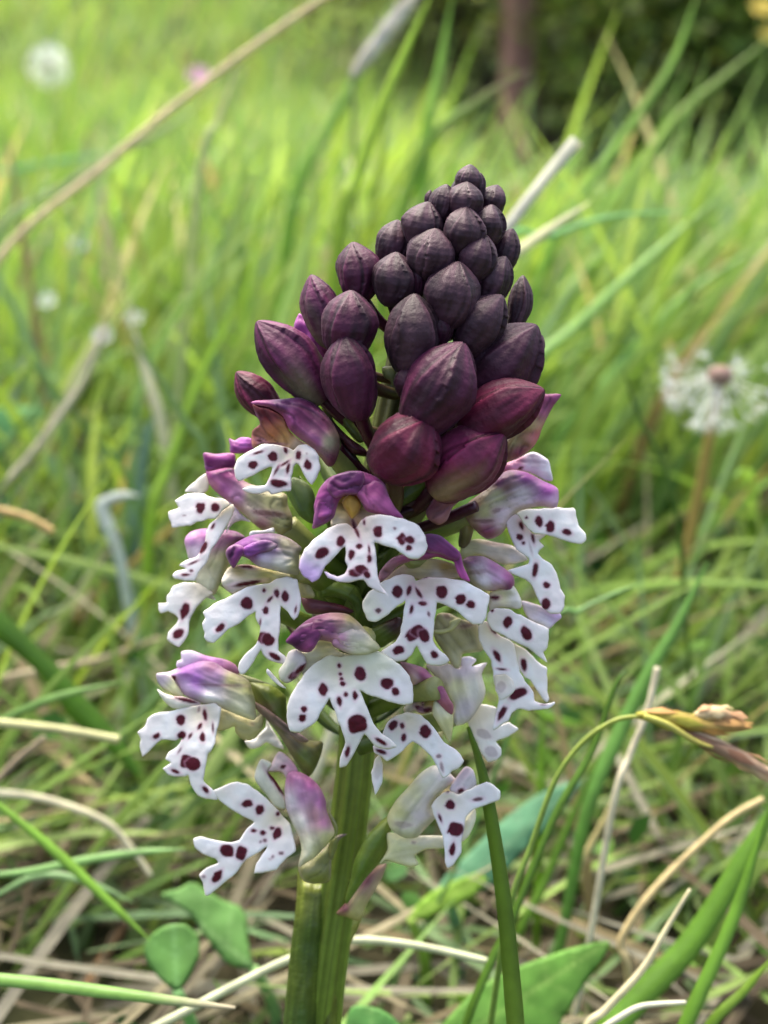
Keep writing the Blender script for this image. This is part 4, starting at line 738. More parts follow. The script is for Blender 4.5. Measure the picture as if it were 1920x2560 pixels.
petal(fn, '8', [(1120, 645), (1190, 558), (1242, 580), (1264, 662), (1250, 695), (1160, 745), (1090, 712)], 150, [(1180, 600, (222, 200, 206)), (1230, 660, (240, 236, 236))], bulge=5, spots=[(1165, 712, 22, 14, -25)])
lip(fn, '8', [(973, 812), (1010, 755), (1080, 712), (1150, 735), (1240, 690), (1330, 653), (1392, 690), (1420, 716), (1412, 770), (1330, 802), (1250, 830), (1200, 880), (1185, 952), (1168, 1035), (1166, 1110), (1122, 1180), (1078, 1210), (1060, 1170), (1058, 1080), (1040, 1000), (1010, 922), (985, 862)], 178,
    [(1093, 803, 32, 32), (1125, 960, 50, 44, -30), (1108, 1093, 21, 42, 10), (1028, 885, 9, 26, -20), (1272, 767, 32, 13, -5, .9), (1078, 712, 13, 13, 0, .8)], (1060, 760), tilt=(-.15, .05), curl=.0008)

# parts are modelled in metres around the world origin; hang them on the plant's foot
for o in COL.objects:
    if o.parent == orchid: o.matrix_parent_inverse = Matrix.Translation(-ORI)

# ------------------------------------------------------------------ single blades, stalks and leaves
def clampt(pts, t):
    ts = np.broadcast_to(np.asarray(t, float), (len(pts),))
    return np.array([min(ts[k], 0.965 * t_ground(x, y)) for k, (x, y) in enumerate(pts)])

def spline(A, n):
    A = np.asarray(A, float); kk = np.linspace(0, len(A) - 1, n); out = []
    for x in kk:
        i0 = min(int(x), len(A) - 2); f = x - i0
        p0 = A[i0 - 1] if i0 else 2 * A[0] - A[1]; p1 = A[i0]; p2 = A[i0 + 1]; p3 = A[i0 + 2] if i0 + 2 < len(A) else 2 * A[-1] - A[-2]
        out.append(0.5 * ((2 * p1) + (p2 - p0) * f + (2 * p0 - 5 * p1 + 4 * p2 - p3) * f ** 2 + (3 * p1 - p0 - 3 * p2 + p3) * f ** 3))
    return np.array(out)

def to_ground(P):
    """continue a path from its first point down to the soil"""
    p, d = P[0], P[0] - P[1]
    hgt = p[2] - gz(p[0], p[1])
    if hgt < 0.004: return P
    d = d / (np.linalg.norm(d) + 1e-9); dx = d[:2] * hgt * 0.5
    e = np.array([p[0] + dx[0], p[1] + dx[1], 0]); e[2] = float(gz(e[0], e[1])) - 0.002
    return np.concatenate([[e, e * 0.5 + p * 0.5 + np.array([-dx[0] * 0.1, -dx[1] * 0.1, 0])], P])

def world_path(reg, pts, t, root):
    q = PX(reg, pts); ts = clampt(q, t)
    P = at_t(q[:, 0], q[:, 1], ts)
    if root: P = to_ground(P)
    return P, float(np.mean(ts))

def blade(reg, pts, t, wpx, col, label, root=True, taper=(0.55, 1.0, 0.1), name='grass_leaf', cat='grass blade', group=None, mat='hero', face=0.25, tipcol=None, fold=0.22):
    P, tm = world_path(reg, pts, t, root)
    n = max(10, len(P) * 5); C = spline(P, n); s = np.linspace(0, 1, n)
    W = wpx * REG[reg][2] * K * tm / D / 2 * np.interp(s, [0, 0.45, 0.8, 1], [taper[0], taper[1], taper[1] * 0.72, taper[2]])
    tg = np.gradient(C, axis=0); tg /= np.linalg.norm(tg, axis=1)[:, None]
    view = C - CAM; view /= np.linalg.norm(view, axis=1)[:, None]
    up = np.tile(np.array([[0.15, 0.3, 1.0]]), (n, 1))
    side = np.cross(tg, view); side /= np.linalg.norm(side, axis=1)[:, None]
    nr = np.cross(side, tg)
    SEED[0] += 1
    side = side * math.cos(face) + nr * math.sin(face); nr = np.cross(side, tg)
    th = np.maximum(W * 0.10, 0.00006)
    A = C - side * W[:, None]; B = C + nr * (W * fold)[:, None]; E = C + side * W[:, None]
    ribs = [A, B, E, E - nr * th[:, None], B - nr * (2 * th)[:, None], A - nr * th[:, None]]
    V = np.stack(ribs, 1).reshape(-1, 3); k = 6
    base = lin(col); tip = lin(tipcol if tipcol is not None else col)
    kk = sstep(0.6, 1.0, s)[:, None, None] if tipcol is not None else np.zeros((n, 1, 1))
    CC = base * (1 - kk) + tip * kk
    CC = np.repeat(CC, k, 1) * np.array([.82, 1.14, .98, .98, 1.0, .82])[None, :, None]
    CC = CC * (1 + 0.14 * vnoise(s * 7, s * 0 + SEED[0], SEED[0]))[:, None, None]
    i_, j_ = np.meshgrid(np.arange(n - 1), np.arange(k), indexing='ij')
    a0 = i_ * k + j_; a1 = i_ * k + (j_ + 1) % k
    F = np.stack([a0, a1, a1 + k, a0 + k], -1).reshape(-1, 4)
    o = mesh_obj(name, V, F, M[mat], None, CC.reshape(-1, 3))
    return tag(o, label, cat, group)

def stalk(reg, pts, t, wpx, col, label, root=True, name='dry_grass_stalk', cat='grass stalk', mat='dry', tip=0.5, group=None, nodes=False):
    P, tm = world_path(reg, pts, t, root)
    r = wpx * REG[reg][2] * K * tm / D / 2
    R = r * np.interp(np.linspace(0, 1, len(P)), [0, 0.6, 1], [1, 0.95, tip])
    o = tube(name, None, P, R, [col, col], mat, n=12, space='m', streak=0.25, res=8)
    return tag(o, label, cat, group)

STR, PAL, GRY, TAN = (206, 190, 140), (226, 222, 190), (168, 158, 136), (184, 160, 112)
LG, YG, MG, BG, DG = (146, 190, 74), (164, 196, 62), (104, 150, 56), (112, 156, 116), (64, 98, 34)

blade('F', [(1122, 2330), (1113, 2200), (1095, 2000), (1075, 1850), (1045, 1680), (1012, 1570)], D - 0.002, 44, (112, 142, 48), 'sharp upright green grass blade standing beside the lowest cream flower', taper=(.8, 1.0, .18), face=0.5)
blade('F', [(1000, 2240), (1060, 2080), (1100, 2000), (1200, 1760), (1280, 1620), (1330, 1480), (1357, 1448)], D + 0.02, 22, (80, 116, 34), 'dark green narrow grass blade crossing behind the sharp upright blade', taper=(.9, 1, .3), face=0.6)
stalk('S', [(-40, 705), (278, 399), (579, 156), (840, -25)], D + 0.13, 19, (228, 208, 164), 'long straw coloured grass stalk lying diagonally above the meadow grass', root=True, tip=0.8)
blade('S', [(-30, 610), (150, 470), (280, 392), (420, 320), (560, 212)], D + 0.16, 20, (190, 206, 150), 'pale bleached blade running just beneath the long diagonal straw stalk')
blade('S', [(500, 420), (545, 300), (592, 175)], D + 0.14, 20, (206, 216, 160), 'pale green blade tip hanging where the long diagonal straw stalk passes')
blade('F', [(735, 500), (775, 370), (850, 170), (935, -20)], D + 0.10, 34, YG, 'broad bright yellow-green blade rising straight behind the dark bud tip', face=0.3)
blade('F', [(640, 420), (720, 260), (800, 110), (860, -20)], D + 0.2, 32, LG, 'broad light green blade standing beside the fluffy grey grass head', face=0.4)
blade('F', [(915, 330), (948, 150), (980, -20)], D + 0.16, 22, LG, 'slim upright light green blade next to the fluffy grey grass head')
blade('F', [(900, 360), (1030, 222), (1145, 152)], D + 0.16, 24, (138, 176, 66), 'green blade with a withered brown tip slanting in front of the tree trunk', tipcol=(140, 120, 90))
blade('F', [(985, 632), (1060, 540), (1150, 420), (1247, 303)], D + 0.06, 34, (236, 236, 224), 'bleached grey-white blade with a cut tip beside the dark bud cone', taper=(.6, 1, .9), face=.1, fold=.05)
blade('F', [(960, 650), (1050, 590), (1180, 500), (1272, 438)], D + 0.07, 30, (240, 240, 200), 'cream coloured blade leaning out from the dark bud cone')
blade('F', [(1060, 560), (1190, 510), (1320, 468), (1500, 456)], D + 0.09, 15, (150, 206, 130), 'thin mint green blade bent almost level beside the dark bud cone')
blade('F', [(1180, 560), (1350, 290), (1450, 140), (1510, -20)], D + 0.16, 24, LG, 'tall leaning green blade crossing the shadow under the shrubs')
blade('F', [(1310, 500), (1450, 270), (1560, 170), (1680, 70)], D + 0.2, 22, (138, 172, 66), 'long green blade leaning toward the yellow flower')
blade('F', [(1130, 760), (1290, 560), (1420, 330), (1480, 250)], D + 0.2, 20, (150, 190, 90), 'slender light blade arching up through the shadow beside the tall leaning blade', face=.5)
blade('F', [(1090, 860), (1250, 700), (1400, 560), (1560, 420)], D + 0.12, 30, (140, 186, 90), 'wide soft green blade leaning low above the withered dandelion head', face=.4)
blade('F', [(1200, 960), (1330, 800), (1480, 640), (1660, 520)], D + 0.18, 26, (128, 176, 84), 'long soft green blade slanting behind the withered dandelion head', face=.3)
blade('S', [(1690, 1270), (1595, 1033), (1554, 910)], D + 0.07, 13, (88, 120, 48), 'dark thin grass stem leaning the other way through the pale grass')
stalk('C', [(770, 1400), (860, 1130), (960, 880), (1022, 615)], D + 0.03, 42, (216, 208, 176), 'bleached dry stalk standing behind the nodding sedge', tip=.9)
blade('C', [(620, 1440), (850, 900), (1000, 600), (1150, 350), (1310, 10)], D + 0.045, 90, (112, 162, 72), 'broad green blade leaning behind the bleached dry stalk', face=.3)
blade('C', [(350, 1450), (352, 1200), (365, 860)], D + 0.06, 60, (128, 172, 50), 'bright upright green blade just beyond the spotted flowers on the shrub side')
blade('C', [(380, 430), (580, 290), (760, 200), (950, 128)], D + 0.04, 34, (120, 164, 92), 'narrow blade arching out from behind the spotted flowers on the shrub side')
blade('R', [(980, 1150), (1100, 1000), (1350, 740), (1600, 340), (1680, 180)], D + 0.03, 120, (98, 142, 42), 'widest green blade low beside the curved straw stalk', face=.35)
blade('R', [(1300, 1150), (1520, 640), (1660, 200)], D + 0.02, 70, (110, 156, 52), 'upright green blade crossing the widest low blade', face=.4)
blade('R', [(1400, 1120), (1560, 940), (1680, 800)], D + 0.02, 46, (124, 160, 48), 'yellowish green blade at the foot of the crossing green blades')
stalk('R', [(1090, 850), (1060, 760), (1082, 690), (1170, 560), (1300, 420), (1500, 240), (1640, 160)], D + 0.035, 34, (204, 186, 134), 'curved straw stalk bowing over the dry litter', tip=.8)
stalk('R', [(900, 1130), (1000, 1015), (1150, 850), (1250, 680), (1342, 525)], D + 0.015, 34, (222, 214, 170), 'straight pale straw stalk below the curved straw stalk', tip=.35)
stalk('R', [(960, 1110), (1050, 1050), (1150, 1000), (1325, 985)], D + 0.01, 26, (222, 220, 190), 'short white bent straw at the foot of the straight pale stalk', root=False, tip=.6)
stalk('S', [(380, 2572), (515, 2502), (597, 2459), (721, 2399), (860, 2352), (1030, 2362), (1221, 2404)], D + 0.022, 22, (206, 212, 172), 'pale jointed grass straw passing behind the orchid stem', root=False, tip=.8)
blade('S', [(-30, 2446), (110, 2460), (271, 2481), (420, 2500), (588, 2520)], D + 0.006, 32, (124, 168, 78), 'level green blade with a pale tip lying low before the round leaf', root=False, taper=(1, 1, .25), tipcol=(190, 180, 150))
stalk('S', [(-20, 1980), (114, 1998), (260, 2052), (325, 2117), (378, 2190)], D + 0.05, 19, (212, 206, 170), 'bent pale straw arching down toward the round leaf', root=False, tip=.6)
stalk('S', [(-20, 1806), (116, 1820), (200, 1832), (298, 1850)], D + 0.04, 24, (184, 184, 132), 'thick straw with a cut end lying level over the broad blade', root=False, tip=.95)
blade('S', [(345, 1935), (285, 1859), (193, 1766), (116, 1670), (-20, 1545)], D + 0.06, 64, (96, 140, 40), 'broad dark green blade sloping under the cut straw', face=.2, taper=(.3, 1, 1), root=False)
blade('S', [(-20, 1810), (70, 1770), (154, 1739), (307, 1704)], D + 0.045, 24, (120, 160, 80), 'green blade lying across the broad dark green blade', root=False)
stalk('S', [(-20, 1700), (90, 1680), (154, 1666), (250, 1648), (400, 1595)], D + 0.09, 20, (186, 172, 138), 'dull straw with a seedy end above the broad dark green blade', root=False)
blade('S', [(320, 1200), (231, 1090), (174, 1016), (90, 925), (-20, 805)], D + 0.12, 17, (126, 160, 82), 'long thin green blade crossing the white dry stalk', face=.4)
blade('S', [(520, 1150), (463, 1055), (390, 931), (314, 822)], D + 0.09, 22, (150, 182, 112), 'straight green blade meeting the purple flower tips', face=.4)
blade('S', [(380, 1290), (424, 1163), (501, 947), (580, 796)], D + 0.11, 30, (158, 194, 66), 'bright yellow-green blade crossing the straight blade near the purple flower tips', face=.3)
stalk('S', [(-30, 1280), (75, 1140), (154, 1036), (215, 940), (262, 820)], D + 0.12, 20, (204, 196, 166), 'white dry stalk leaning among the green blades', tip=.7)
blade('S', [(409, 1090), (366, 931), (330, 800)], D + 0.15, 32, (222, 216, 176), 'bleached cream blade drooping under the white blossom', mat='dry')
blade('F', [(330, 690), (290, 500), (236, 362)], D + 0.22, 20, (190, 196, 90), 'yellowing blade rising under the long diagonal straw stalk')
blade('F', [(285, 720), (250, 560), (218, 415)], D + 0.22, 22, (216, 214, 160), 'cream blade rising beside the yellowing blade')
blade('F', [(-20, 375), (120, 350), (245, 328)], D + 0.3, 14, (150, 206, 150), 'mint green blade lying level under the dandelion clock', root=False)
blade('S', [(300, 1400), (255, 1275), (272, 1250), (310, 1238), (350, 1240)], D + 0.1, 34, (196, 206, 190), 'bleached curled blade beside the white spotted flowers', mat='dry')
stalk('S', [(-20, 1272), (70, 1295), (132, 1330)], D + 0.07, 22, (186, 160, 104), 'short brown straw with a broken end', root=False, tip=.9)
blade('S', [(330, 1420), (345, 1250), (366, 1100), (385, 1040)], D + 0.13, 34, (112, 146, 122), 'blue-green blade standing behind the bleached curled blade', face=.3)
stalk('R', [(860, 560), (900, 420), (1000, 230), (1070, 70)], D + 0.05, 30, (190, 178, 120), 'drab straw leaning behind the dark green narrow blade', tip=.5)
blade('R', [(640, 720), (740, 520), (860, 240), (980, -40)], D + 0.05, 44, (88, 126, 34), 'deep green blade climbing beside the bluish broad leaf', face=.4)
stalk('B', [(-20, 1430), (120, 1290), (290, 1150)], D + 0.05, 46, (156, 142, 116), 'grey dry stem resting on the ground litter', root=False, tip=.9)
stalk('L', [(380, 960), (500, 760), (600, 620), (690, 500)], D + 0.07, 46, (150, 118, 84), 'brown dead stem behind the round leaf', root=True, tip=.8)
blade('L', [(-30, 80), (160, 230), (330, 380), (520, 560), (690, 720)], D + 0.03, 50, (126, 170, 60), 'green blade sloping down toward the round leaf', root=False)
blade('L', [(-30, 420), (150, 400), (400, 350), (640, 315), (865, 300)], D + 0.035, 44, (128, 172, 96), 'light green blade lying level below the lowest spotted lip', root=False)
blade('L', [(-30, 520), (180, 420), (400, 450), (620, 550)], D + 0.04, 36, (132, 168, 108), 'arched green blade under the level light green blade', root=False)

# nodding sedge with its scaly spikelets
sg_root, tm = world_path('F', [(1095, 1990), (1150, 1820), (1200, 1685), (1260, 1602), (1330, 1556), (1392, 1547)], D + 0.012, True)
sedge = empty('sedge', sg_root[0]); tag(sedge, 'nodding sedge with yellow-green and brown scaly spikelets', 'sedge')
kk_ = K * tm / D
tube('stem', sedge, sg_root, np.linspace(1, .65, len(sg_root)) * 8.5 * kk_, [(96, 128, 50), (120, 146, 60), (150, 160, 60)], 'green', n=12, space='m', res=8)
def spikelet(reg, pts, wpx, c0, c1, par):
    P, t_ = world_path(reg, pts, D + 0.012, False); C = spline(P, 14)
    body = tube('spikelet', par, C, np.interp(np.linspace(0, 1, 14), [0, .2, .55, .9, 1], [.35, .85, 1, .5, .12]) * wpx * REG[reg][2] * kk_ / 2, [c0, c1], 'dry', n=14, space='m', res=2, streak=.4)
    L_ = np.linalg.norm(C[-1] - C[0])
    for q_ in range(9):
        a = 1 + q_; p = C[a]; d = C[min(a + 4, 13)] - p
        an = q_ * 2.4; s1 = np.cross(d, [0, 1, 0.2]); s1 /= np.linalg.norm(s1); s2 = np.cross(d, s1); s2 /= np.linalg.norm(s2)
        out = s1 * math.cos(an) + s2 * math.sin(an); sd2 = np.cross(d, out); sd2 /= np.linalg.norm(sd2)
        r = wpx * REG[reg][2] * kk_ / 2; ww = r * .55
        V = [p + out * r * .75 - sd2 * ww * .4, p + out * r * .75 + sd2 * ww * .4, p + d * .5 + out * r * 1.1 + sd2 * ww, p + d + out * r * 1.0, p + d * .5 + out * r * 1.1 - sd2 * ww, p + d * .5 + out * r * 1.35]
        mesh_obj('scale', V, [(0, 1, 2, 5), (0, 5, 4), (5, 2, 3), (5, 3, 4)], M['dry'], body, np.array([lin(c0 if q_ % 2 else c1)] * 6))
    return body
spikelet('F', [(1375, 1545), (1450, 1552), (1530, 1568), (1625, 1572)], 38, (176, 172, 70), (180, 140, 84), sedge)
spikelet('F', [(1500, 1545), (1550, 1540), (1610, 1560)], 34, (216, 196, 150), (190, 150, 110), sedge)
spikelet('F', [(1470, 1580), (1560, 1618), (1640, 1660), (1720, 1700)], 36, (150, 110, 84), (196, 172, 140), sedge)
tube('bract', sedge, world_path('F', [(1392, 1547), (1440, 1565), (1500, 1600), (1540, 1615)], D + .011, False)[0], np.array([6, 8, 6, 3]) * 1.157 * kk_, [(190, 190, 90), (170, 160, 80)], 'green', n=10, space='m')
for ch in sedge.children: ch.matrix_parent_inverse = Matrix.Translation(-sedge.location)

# broad leaves
def leaf(reg, pts, t, col, label, veinpt, veincol, name='broad_leaf', dome=0.12, tilt=0.5, group=None):
    q = smooth_closed(PX(reg, pts), 9); SEED[0] += 1
    V, T = fill(q, 11, SEED[0]); d = edge_dist(V, q); d[d < 3] = 0
    a, b = PX(reg, veinpt); ax_ = (b - a) / np.linalg.norm(b - a)
    s = ((V - a) @ ax_); c = (V - a) @ np.array([-ax_[1], ax_[0]]); Lw = np.abs(c).max() + 1
    side_v = np.abs(np.sin((s + np.abs(c) * -0.7) / 26))
    depth = (np.abs(c) / Lw) ** 1.2 * -dome * Lw + 1.5 * vnoise(V[:, 0] / 30, V[:, 1] / 30, SEED[0]) * 2 - 2.5 * np.exp(-(c / 5) ** 2) + 2 * side_v
    cy = V[:, 1].mean(); depth = depth + tilt * (V[:, 1] - cy)
    ts = t - depth * K * t / D * 0.8
    tg_ = np.array([t_ground(V[k, 0], V[k, 1]) for k in range(0, len(V), max(1, len(V) // 20))]).min()
    ts = ts - max(0, ts.max() - 0.97 * tg_)
    base = lin(col) * (1 + 0.16 * vnoise(V[:, 0] / 40, V[:, 1] / 40, SEED[0] + 1))[:, None]
    vk = (np.exp(-(c / 4.5) ** 2) * .7 + .28 * (side_v < .13))[:, None]
    C = base * (1 - vk) + lin(veincol) * vk
    bd = d == 0; keep = ~bd; nv = len(V)
    remap = np.where(bd, np.arange(nv), np.cumsum(keep) - 1 + nv)
    th = 0.00025
    W1 = at_t(V[:, 0], V[:, 1], ts); W2 = at_t(V[:, 0], V[:, 1], ts + th)[keep]
    ar, br = V[T[:, 1]] - V[T[:, 0]], V[T[:, 2]] - V[T[:, 0]]
    TF = np.where(((ar[:, 0] * br[:, 1] - ar[:, 1] * br[:, 0]) > 0)[:, None], T[:, ::-1], T); TB = remap[TF[:, ::-1]]
    root_ = W1[np.argmin(((V - a) ** 2).sum(1))]
    e = empty(name, (root_[0], root_[1], float(gz(root_[0], root_[1]))))
    inv = Matrix.Translation(-e.location)
    o = mesh_obj('leaf_blade', np.concatenate([W1, W2]), np.concatenate([TF, TB]), M['herb'], e, np.concatenate([C, C[keep]])); o.matrix_parent_inverse = inv
    g_ = np.array([root_[0] + .002, root_[1] + .003, float(gz(root_[0], root_[1])) - .002])
    o = tube('leaf_stalk', e, [g_, (g_ + root_) / 2 + [0.001, 0.001, 0], root_], [.0009, .0008, .0006], [col, veincol], 'herb', n=8, space='m'); o.matrix_parent_inverse = inv
    return tag(e, label, 'leaf', group)

leaf('R', [(1012, 738), (880, 758), (750, 800), (640, 842), (480, 925), (330, 1080), (300, 1150), (760, 1150), (820, 1060), (900, 930), (980, 820)], D + .03, (100, 148, 62), 'broad smooth green leaf lying low behind the sharp upright blade', [(420, 1120), (1000, 745)], (140, 176, 90))
leaf('R', [(897, 84), (740, 130), (600, 228), (450, 370), (320, 510), (370, 590), (540, 505), (700, 335), (810, 225)], D + .055, (96, 146, 108), 'bluish broad leaf leaning behind the lowest cream flower', [(350, 560), (890, 90)], (130, 172, 130), dome=.3)
leaf('L', [(690, 702), (760, 652), (850, 645), (912, 700), (917, 790), (880, 880), (817, 952), (750, 910), (682, 832), (663, 762)], D + .03, (98, 144, 72), 'round green leaf low beside the orchid stem', [(815, 945), (800, 650)], (130, 178, 110))
ser = []
for k_, p_ in enumerate([(740, 510), (785, 490), (830, 480), (870, 455), (905, 458), (950, 490), (1000, 518), (1040, 540), (1100, 560), (1130, 600), (1145, 640), (1140, 700), (1152, 760), (1160, 810), (1172, 852), (1110, 850), (1050, 830), (1000, 780), (960, 722), (920, 660), (880, 610), (840, 575), (800, 550)]):
    ser.append(p_)
leaf('L', ser, D + .045, (102, 148, 76), 'toothed pale green leaf above the round leaf', [(1165, 845), (760, 505)], (150, 190, 120), dome=.3)
leaf('A', [(-30, 850), (120, 822), (292, 830), (240, 905), (150, 972), (62, 1112), (-30, 1180)], D + .15, (84, 142, 84), 'dark bluish-green leaf beside the white dry stalk', [(-20, 1000), (285, 835)], (110, 160, 100))
leaf('R', [(-40, 1010), (30, 1000), (90, 1015), (150, 1060), (170, 1120), (60, 1180), (-60, 1150)], D + .02, (96, 150, 78), 'small crinkled leaf at the foot of the orchid stem', [(60, 1170), (40, 1005)], (130, 176, 100))
leaf('R', [(200, 640), (260, 560), (360, 500), (480, 460), (520, 500), (420, 580), (330, 620), (260, 650)], D + .05, (132, 172, 62), 'yellow-green leaf under the lowest cream flower', [(210, 640), (510, 470)], (160, 190, 90))

# ------------------------------------------------------------------ small flowers and seed heads in the meadow
def stem_to_ground(par, top, r, col, lean=(0.01, 0.01)):
    g_ = np.array([top[0] - lean[0], top[1] + lean[1], 0]); g_[2] = float(gz(g_[0], g_[1])) - .002
    return tube('stalk', par, [g_, (g_ + top) / 2 + [lean[0] * .3, 0, 0], top], [r * 1.2, r, r * .8], [col, col], 'green', n=8, space='m'), g_

def sphere_mesh(c, r, sx=1, sy=1, sz=1, n=12, m=8):
    V = []; F = []
    for i_ in range(m + 1):
        for j_ in range(n):
            th_ = math.pi * i_ / m; ph = 2 * math.pi * j_ / n
            V.append((c[0] + r * sx * math.sin(th_) * math.cos(ph), c[1] + r * sy * math.sin(th_) * math.sin(ph), c[2] + r * sz * math.cos(th_)))
    for i_ in range(m):
        for j_ in range(n): F.append((i_ * n + j_, i_ * n + (j_ + 1) % n, (i_ + 1) * n + (j_ + 1) % n, (i_ + 1) * n + j_))
    return V, F

def clock(px, py, t, rpx, label, n=260, gone=None, colr=(236, 240, 238), head=(150, 120, 90)):
    c = at_t(px, py, t); r = rpx * K * t / D; r_ = np.random.default_rng(int(px))
    e = empty('dandelion_clock', c); s_, g_ = stem_to_ground(e, c - [0, 0, r * .15], r * .07 if rpx < 100 else .0011, (150, 150, 96) if rpx < 100 else (176, 150, 84)); e.location = g_
    V, F = sphere_mesh(c, r * .22, sz=.8); mesh_obj('seed_head', V, F, M['dry'], e, np.array([lin(head)] * len(V)))
    VV, FF = [], []
    for _ in range(n):
        d = r_.normal(size=3); d /= np.linalg.norm(d)
        if gone is not None and d @ np.array(gone) > 0.1: continue
        a = np.cross(d, [.3, .5, .8]); a /= np.linalg.norm(a); b = np.cross(d, a); b0 = len(VV)
        w_ = r * .012
        VV += [c + d * r * .2 - a * w_, c + d * r * .2 + a * w_, c + d * r * .85 + a * w_, c + d * r * .85 - a * w_]; FF.append((b0, b0 + 1, b0 + 2, b0 + 3))
        for q_ in range(7):
            an = q_ * 2 * math.pi / 7 + r_.uniform(0, 1); o_ = (a * math.cos(an) + b * math.sin(an)); p_ = np.cross(d, o_)
            b1 = len(VV); k0 = c + d * r * .85
            VV += [k0 - p_ * w_, k0 + p_ * w_, k0 + d * r * .16 + o_ * r * .22]; FF.append((b1, b1 + 1, b1 + 2))
    mesh_obj('seed_fluff', VV, FF, M['fluff'], e, np.array([lin(colr)] * len(VV)), smooth=False)['kind'] = 'stuff'
    inv = Matrix.Translation(-e.location)
    for ch in e.children: ch.matrix_parent_inverse = inv
    return tag(e, label, 'seed head')
clock(122, 165, D + .55, 56, 'round white dandelion clock far back in the meadow', n=120, head=(120, 96, 70))
clock(1800, 940, D + .095, 150, 'withered dandelion head with tattered white fluff on an ochre stalk', n=90, gone=(0, -.3, 1), head=(150, 124, 110))

def blossom(px, py, t, rpx, col, cen, label, name='flower', npet=6, group=None, tiltv=(0, -.7, .7)):
    c = at_t(px, py, t); r = rpx * K * t / D
    e = empty(name, c); s_, g_ = stem_to_ground(e, c, r * .09, (120, 150, 70)); e.location = g_
    nrm = np.array(tiltv, float); nrm /= np.linalg.norm(nrm); a = np.cross(nrm, [1, .2, .1]); a /= np.linalg.norm(a); b = np.cross(nrm, a)
    for k_ in range(npet):
        an = 2 * math.pi * k_ / npet; o_ = a * math.cos(an) + b * math.sin(an); s2 = np.cross(nrm, o_)
        V = [c + o_ * r * .1, c + o_ * r * .5 - s2 * r * .3 + nrm * r * .1, c + o_ * r * .9 - s2 * r * .26 + nrm * r * .2, c + o_ * r * 1.02 + nrm * r * .22, c + o_ * r * .9 + s2 * r * .26 + nrm * r * .2, c + o_ * r * .5 + s2 * r * .3 + nrm * r * .1, c + o_ * r * .55 + nrm * r * .02]
        mesh_obj('petal', V, [(0, 1, 6), (1, 2, 6), (2, 3, 6), (3, 4, 6), (4, 5, 6), (5, 0, 6)], M['fluff'], e, np.array([lin(col)] * 7))
    V, F = sphere_mesh(c + nrm * r * .08, r * .24, sz=.7); mesh_obj('flower_centre', V, F, M['fluff'], e, np.array([lin(cen)] * len(V)))
    inv = Matrix.Translation(-e.location)
    for ch in e.children: ch.matrix_parent_inverse = inv
    return tag(e, label, 'flower', group)
blossom(497, 190, D + .6, 30, (232, 176, 214), (236, 200, 220), 'small pink flower above the long diagonal straw stalk', npet=7)
blossom(1906, 20, D + .7, 34, (236, 214, 110), (220, 180, 60), 'yellow flower beside the shrub foliage, higher of two')
blossom(1922, 88, D + .7, 26, (236, 214, 110), (220, 180, 60), 'yellow flower beside the shrub foliage, lower of two')
blossom(338, 795, D + .16, 26, (206, 212, 200), (210, 206, 150), 'white blossom above the bleached cream drooping blade', npet=5)
blossom(258, 840, D + .15, 28, (200, 200, 194), (200, 190, 160), 'ragged white blossom at the top of the white dry stalk', npet=8)
blossom(118, 752, D + .22, 26, (224, 234, 226), (200, 206, 160), 'little white blossom over the bleached arching grass')
blossom(200, 612, D + .3, 26, (214, 214, 236), (200, 196, 190), 'pale lilac blossom under the long diagonal straw stalk')

def spike_head(p0, p1, t, wpx, cols, label, name, cat, n=220, hair=.5):
    a = at_t(*p0, t); b = at_t(*p1, t); r = wpx * K * t / D / 2; r_ = np.random.default_rng(int(p0[0]))
    e = empty(name, a); s_, g_ = stem_to_ground(e, a, r * .16, (130, 140, 90), (-.01, .01)); e.location = g_
    C = np.linspace(a, b, 9)
    tube('spike', e, C, np.interp(np.linspace(0, 1, 9), [0, .2, .7, 1], [.3, .8, .75, .2]) * r * .8, cols, 'dry', n=12, space='m', streak=.4)
    VV, FF = [], []; ax_ = (b - a) / np.linalg.norm(b - a)
    for _ in range(n):
        s = r_.uniform(); d = r_.normal(size=3); d -= ax_ * (d @ ax_); d /= np.linalg.norm(d); p = a + (b - a) * s; w_ = np.cross(d, ax_) * r * .06
        rr = r * (.5 + .6 * math.sin(math.pi * min(1, s * .9 + .08))); b0 = len(VV)
        VV += [p + d * rr * .5 - w_, p + d * rr * .5 + w_, p + d * rr * (1 + hair * r_.uniform()) + ax_ * r * .4]; FF.append((b0, b0 + 1, b0 + 2))
    mesh_obj('bristles', VV, FF, M['fluff'], e, np.array([lin(cols[0])] * len(VV)), smooth=False)['kind'] = 'stuff'
    inv = Matrix.Translation(-e.location)
    for ch in e.children: ch.matrix_parent_inverse = inv
    return tag(e, label, cat)
spike_head((880, 190), (1050, -30), D + .14, 62, [(196, 194, 180), (214, 214, 204)], 'fluffy grey grass head slanting between green blades', 'grass_plume', 'grass head', 420)
spike_head((1032, 505), (1048, 400), D + .3, 30, [(70, 50, 36), (84, 62, 40)], 'small dark brown seed spike behind the bud tip', 'seed_spike', 'seed spike', 160, .2)

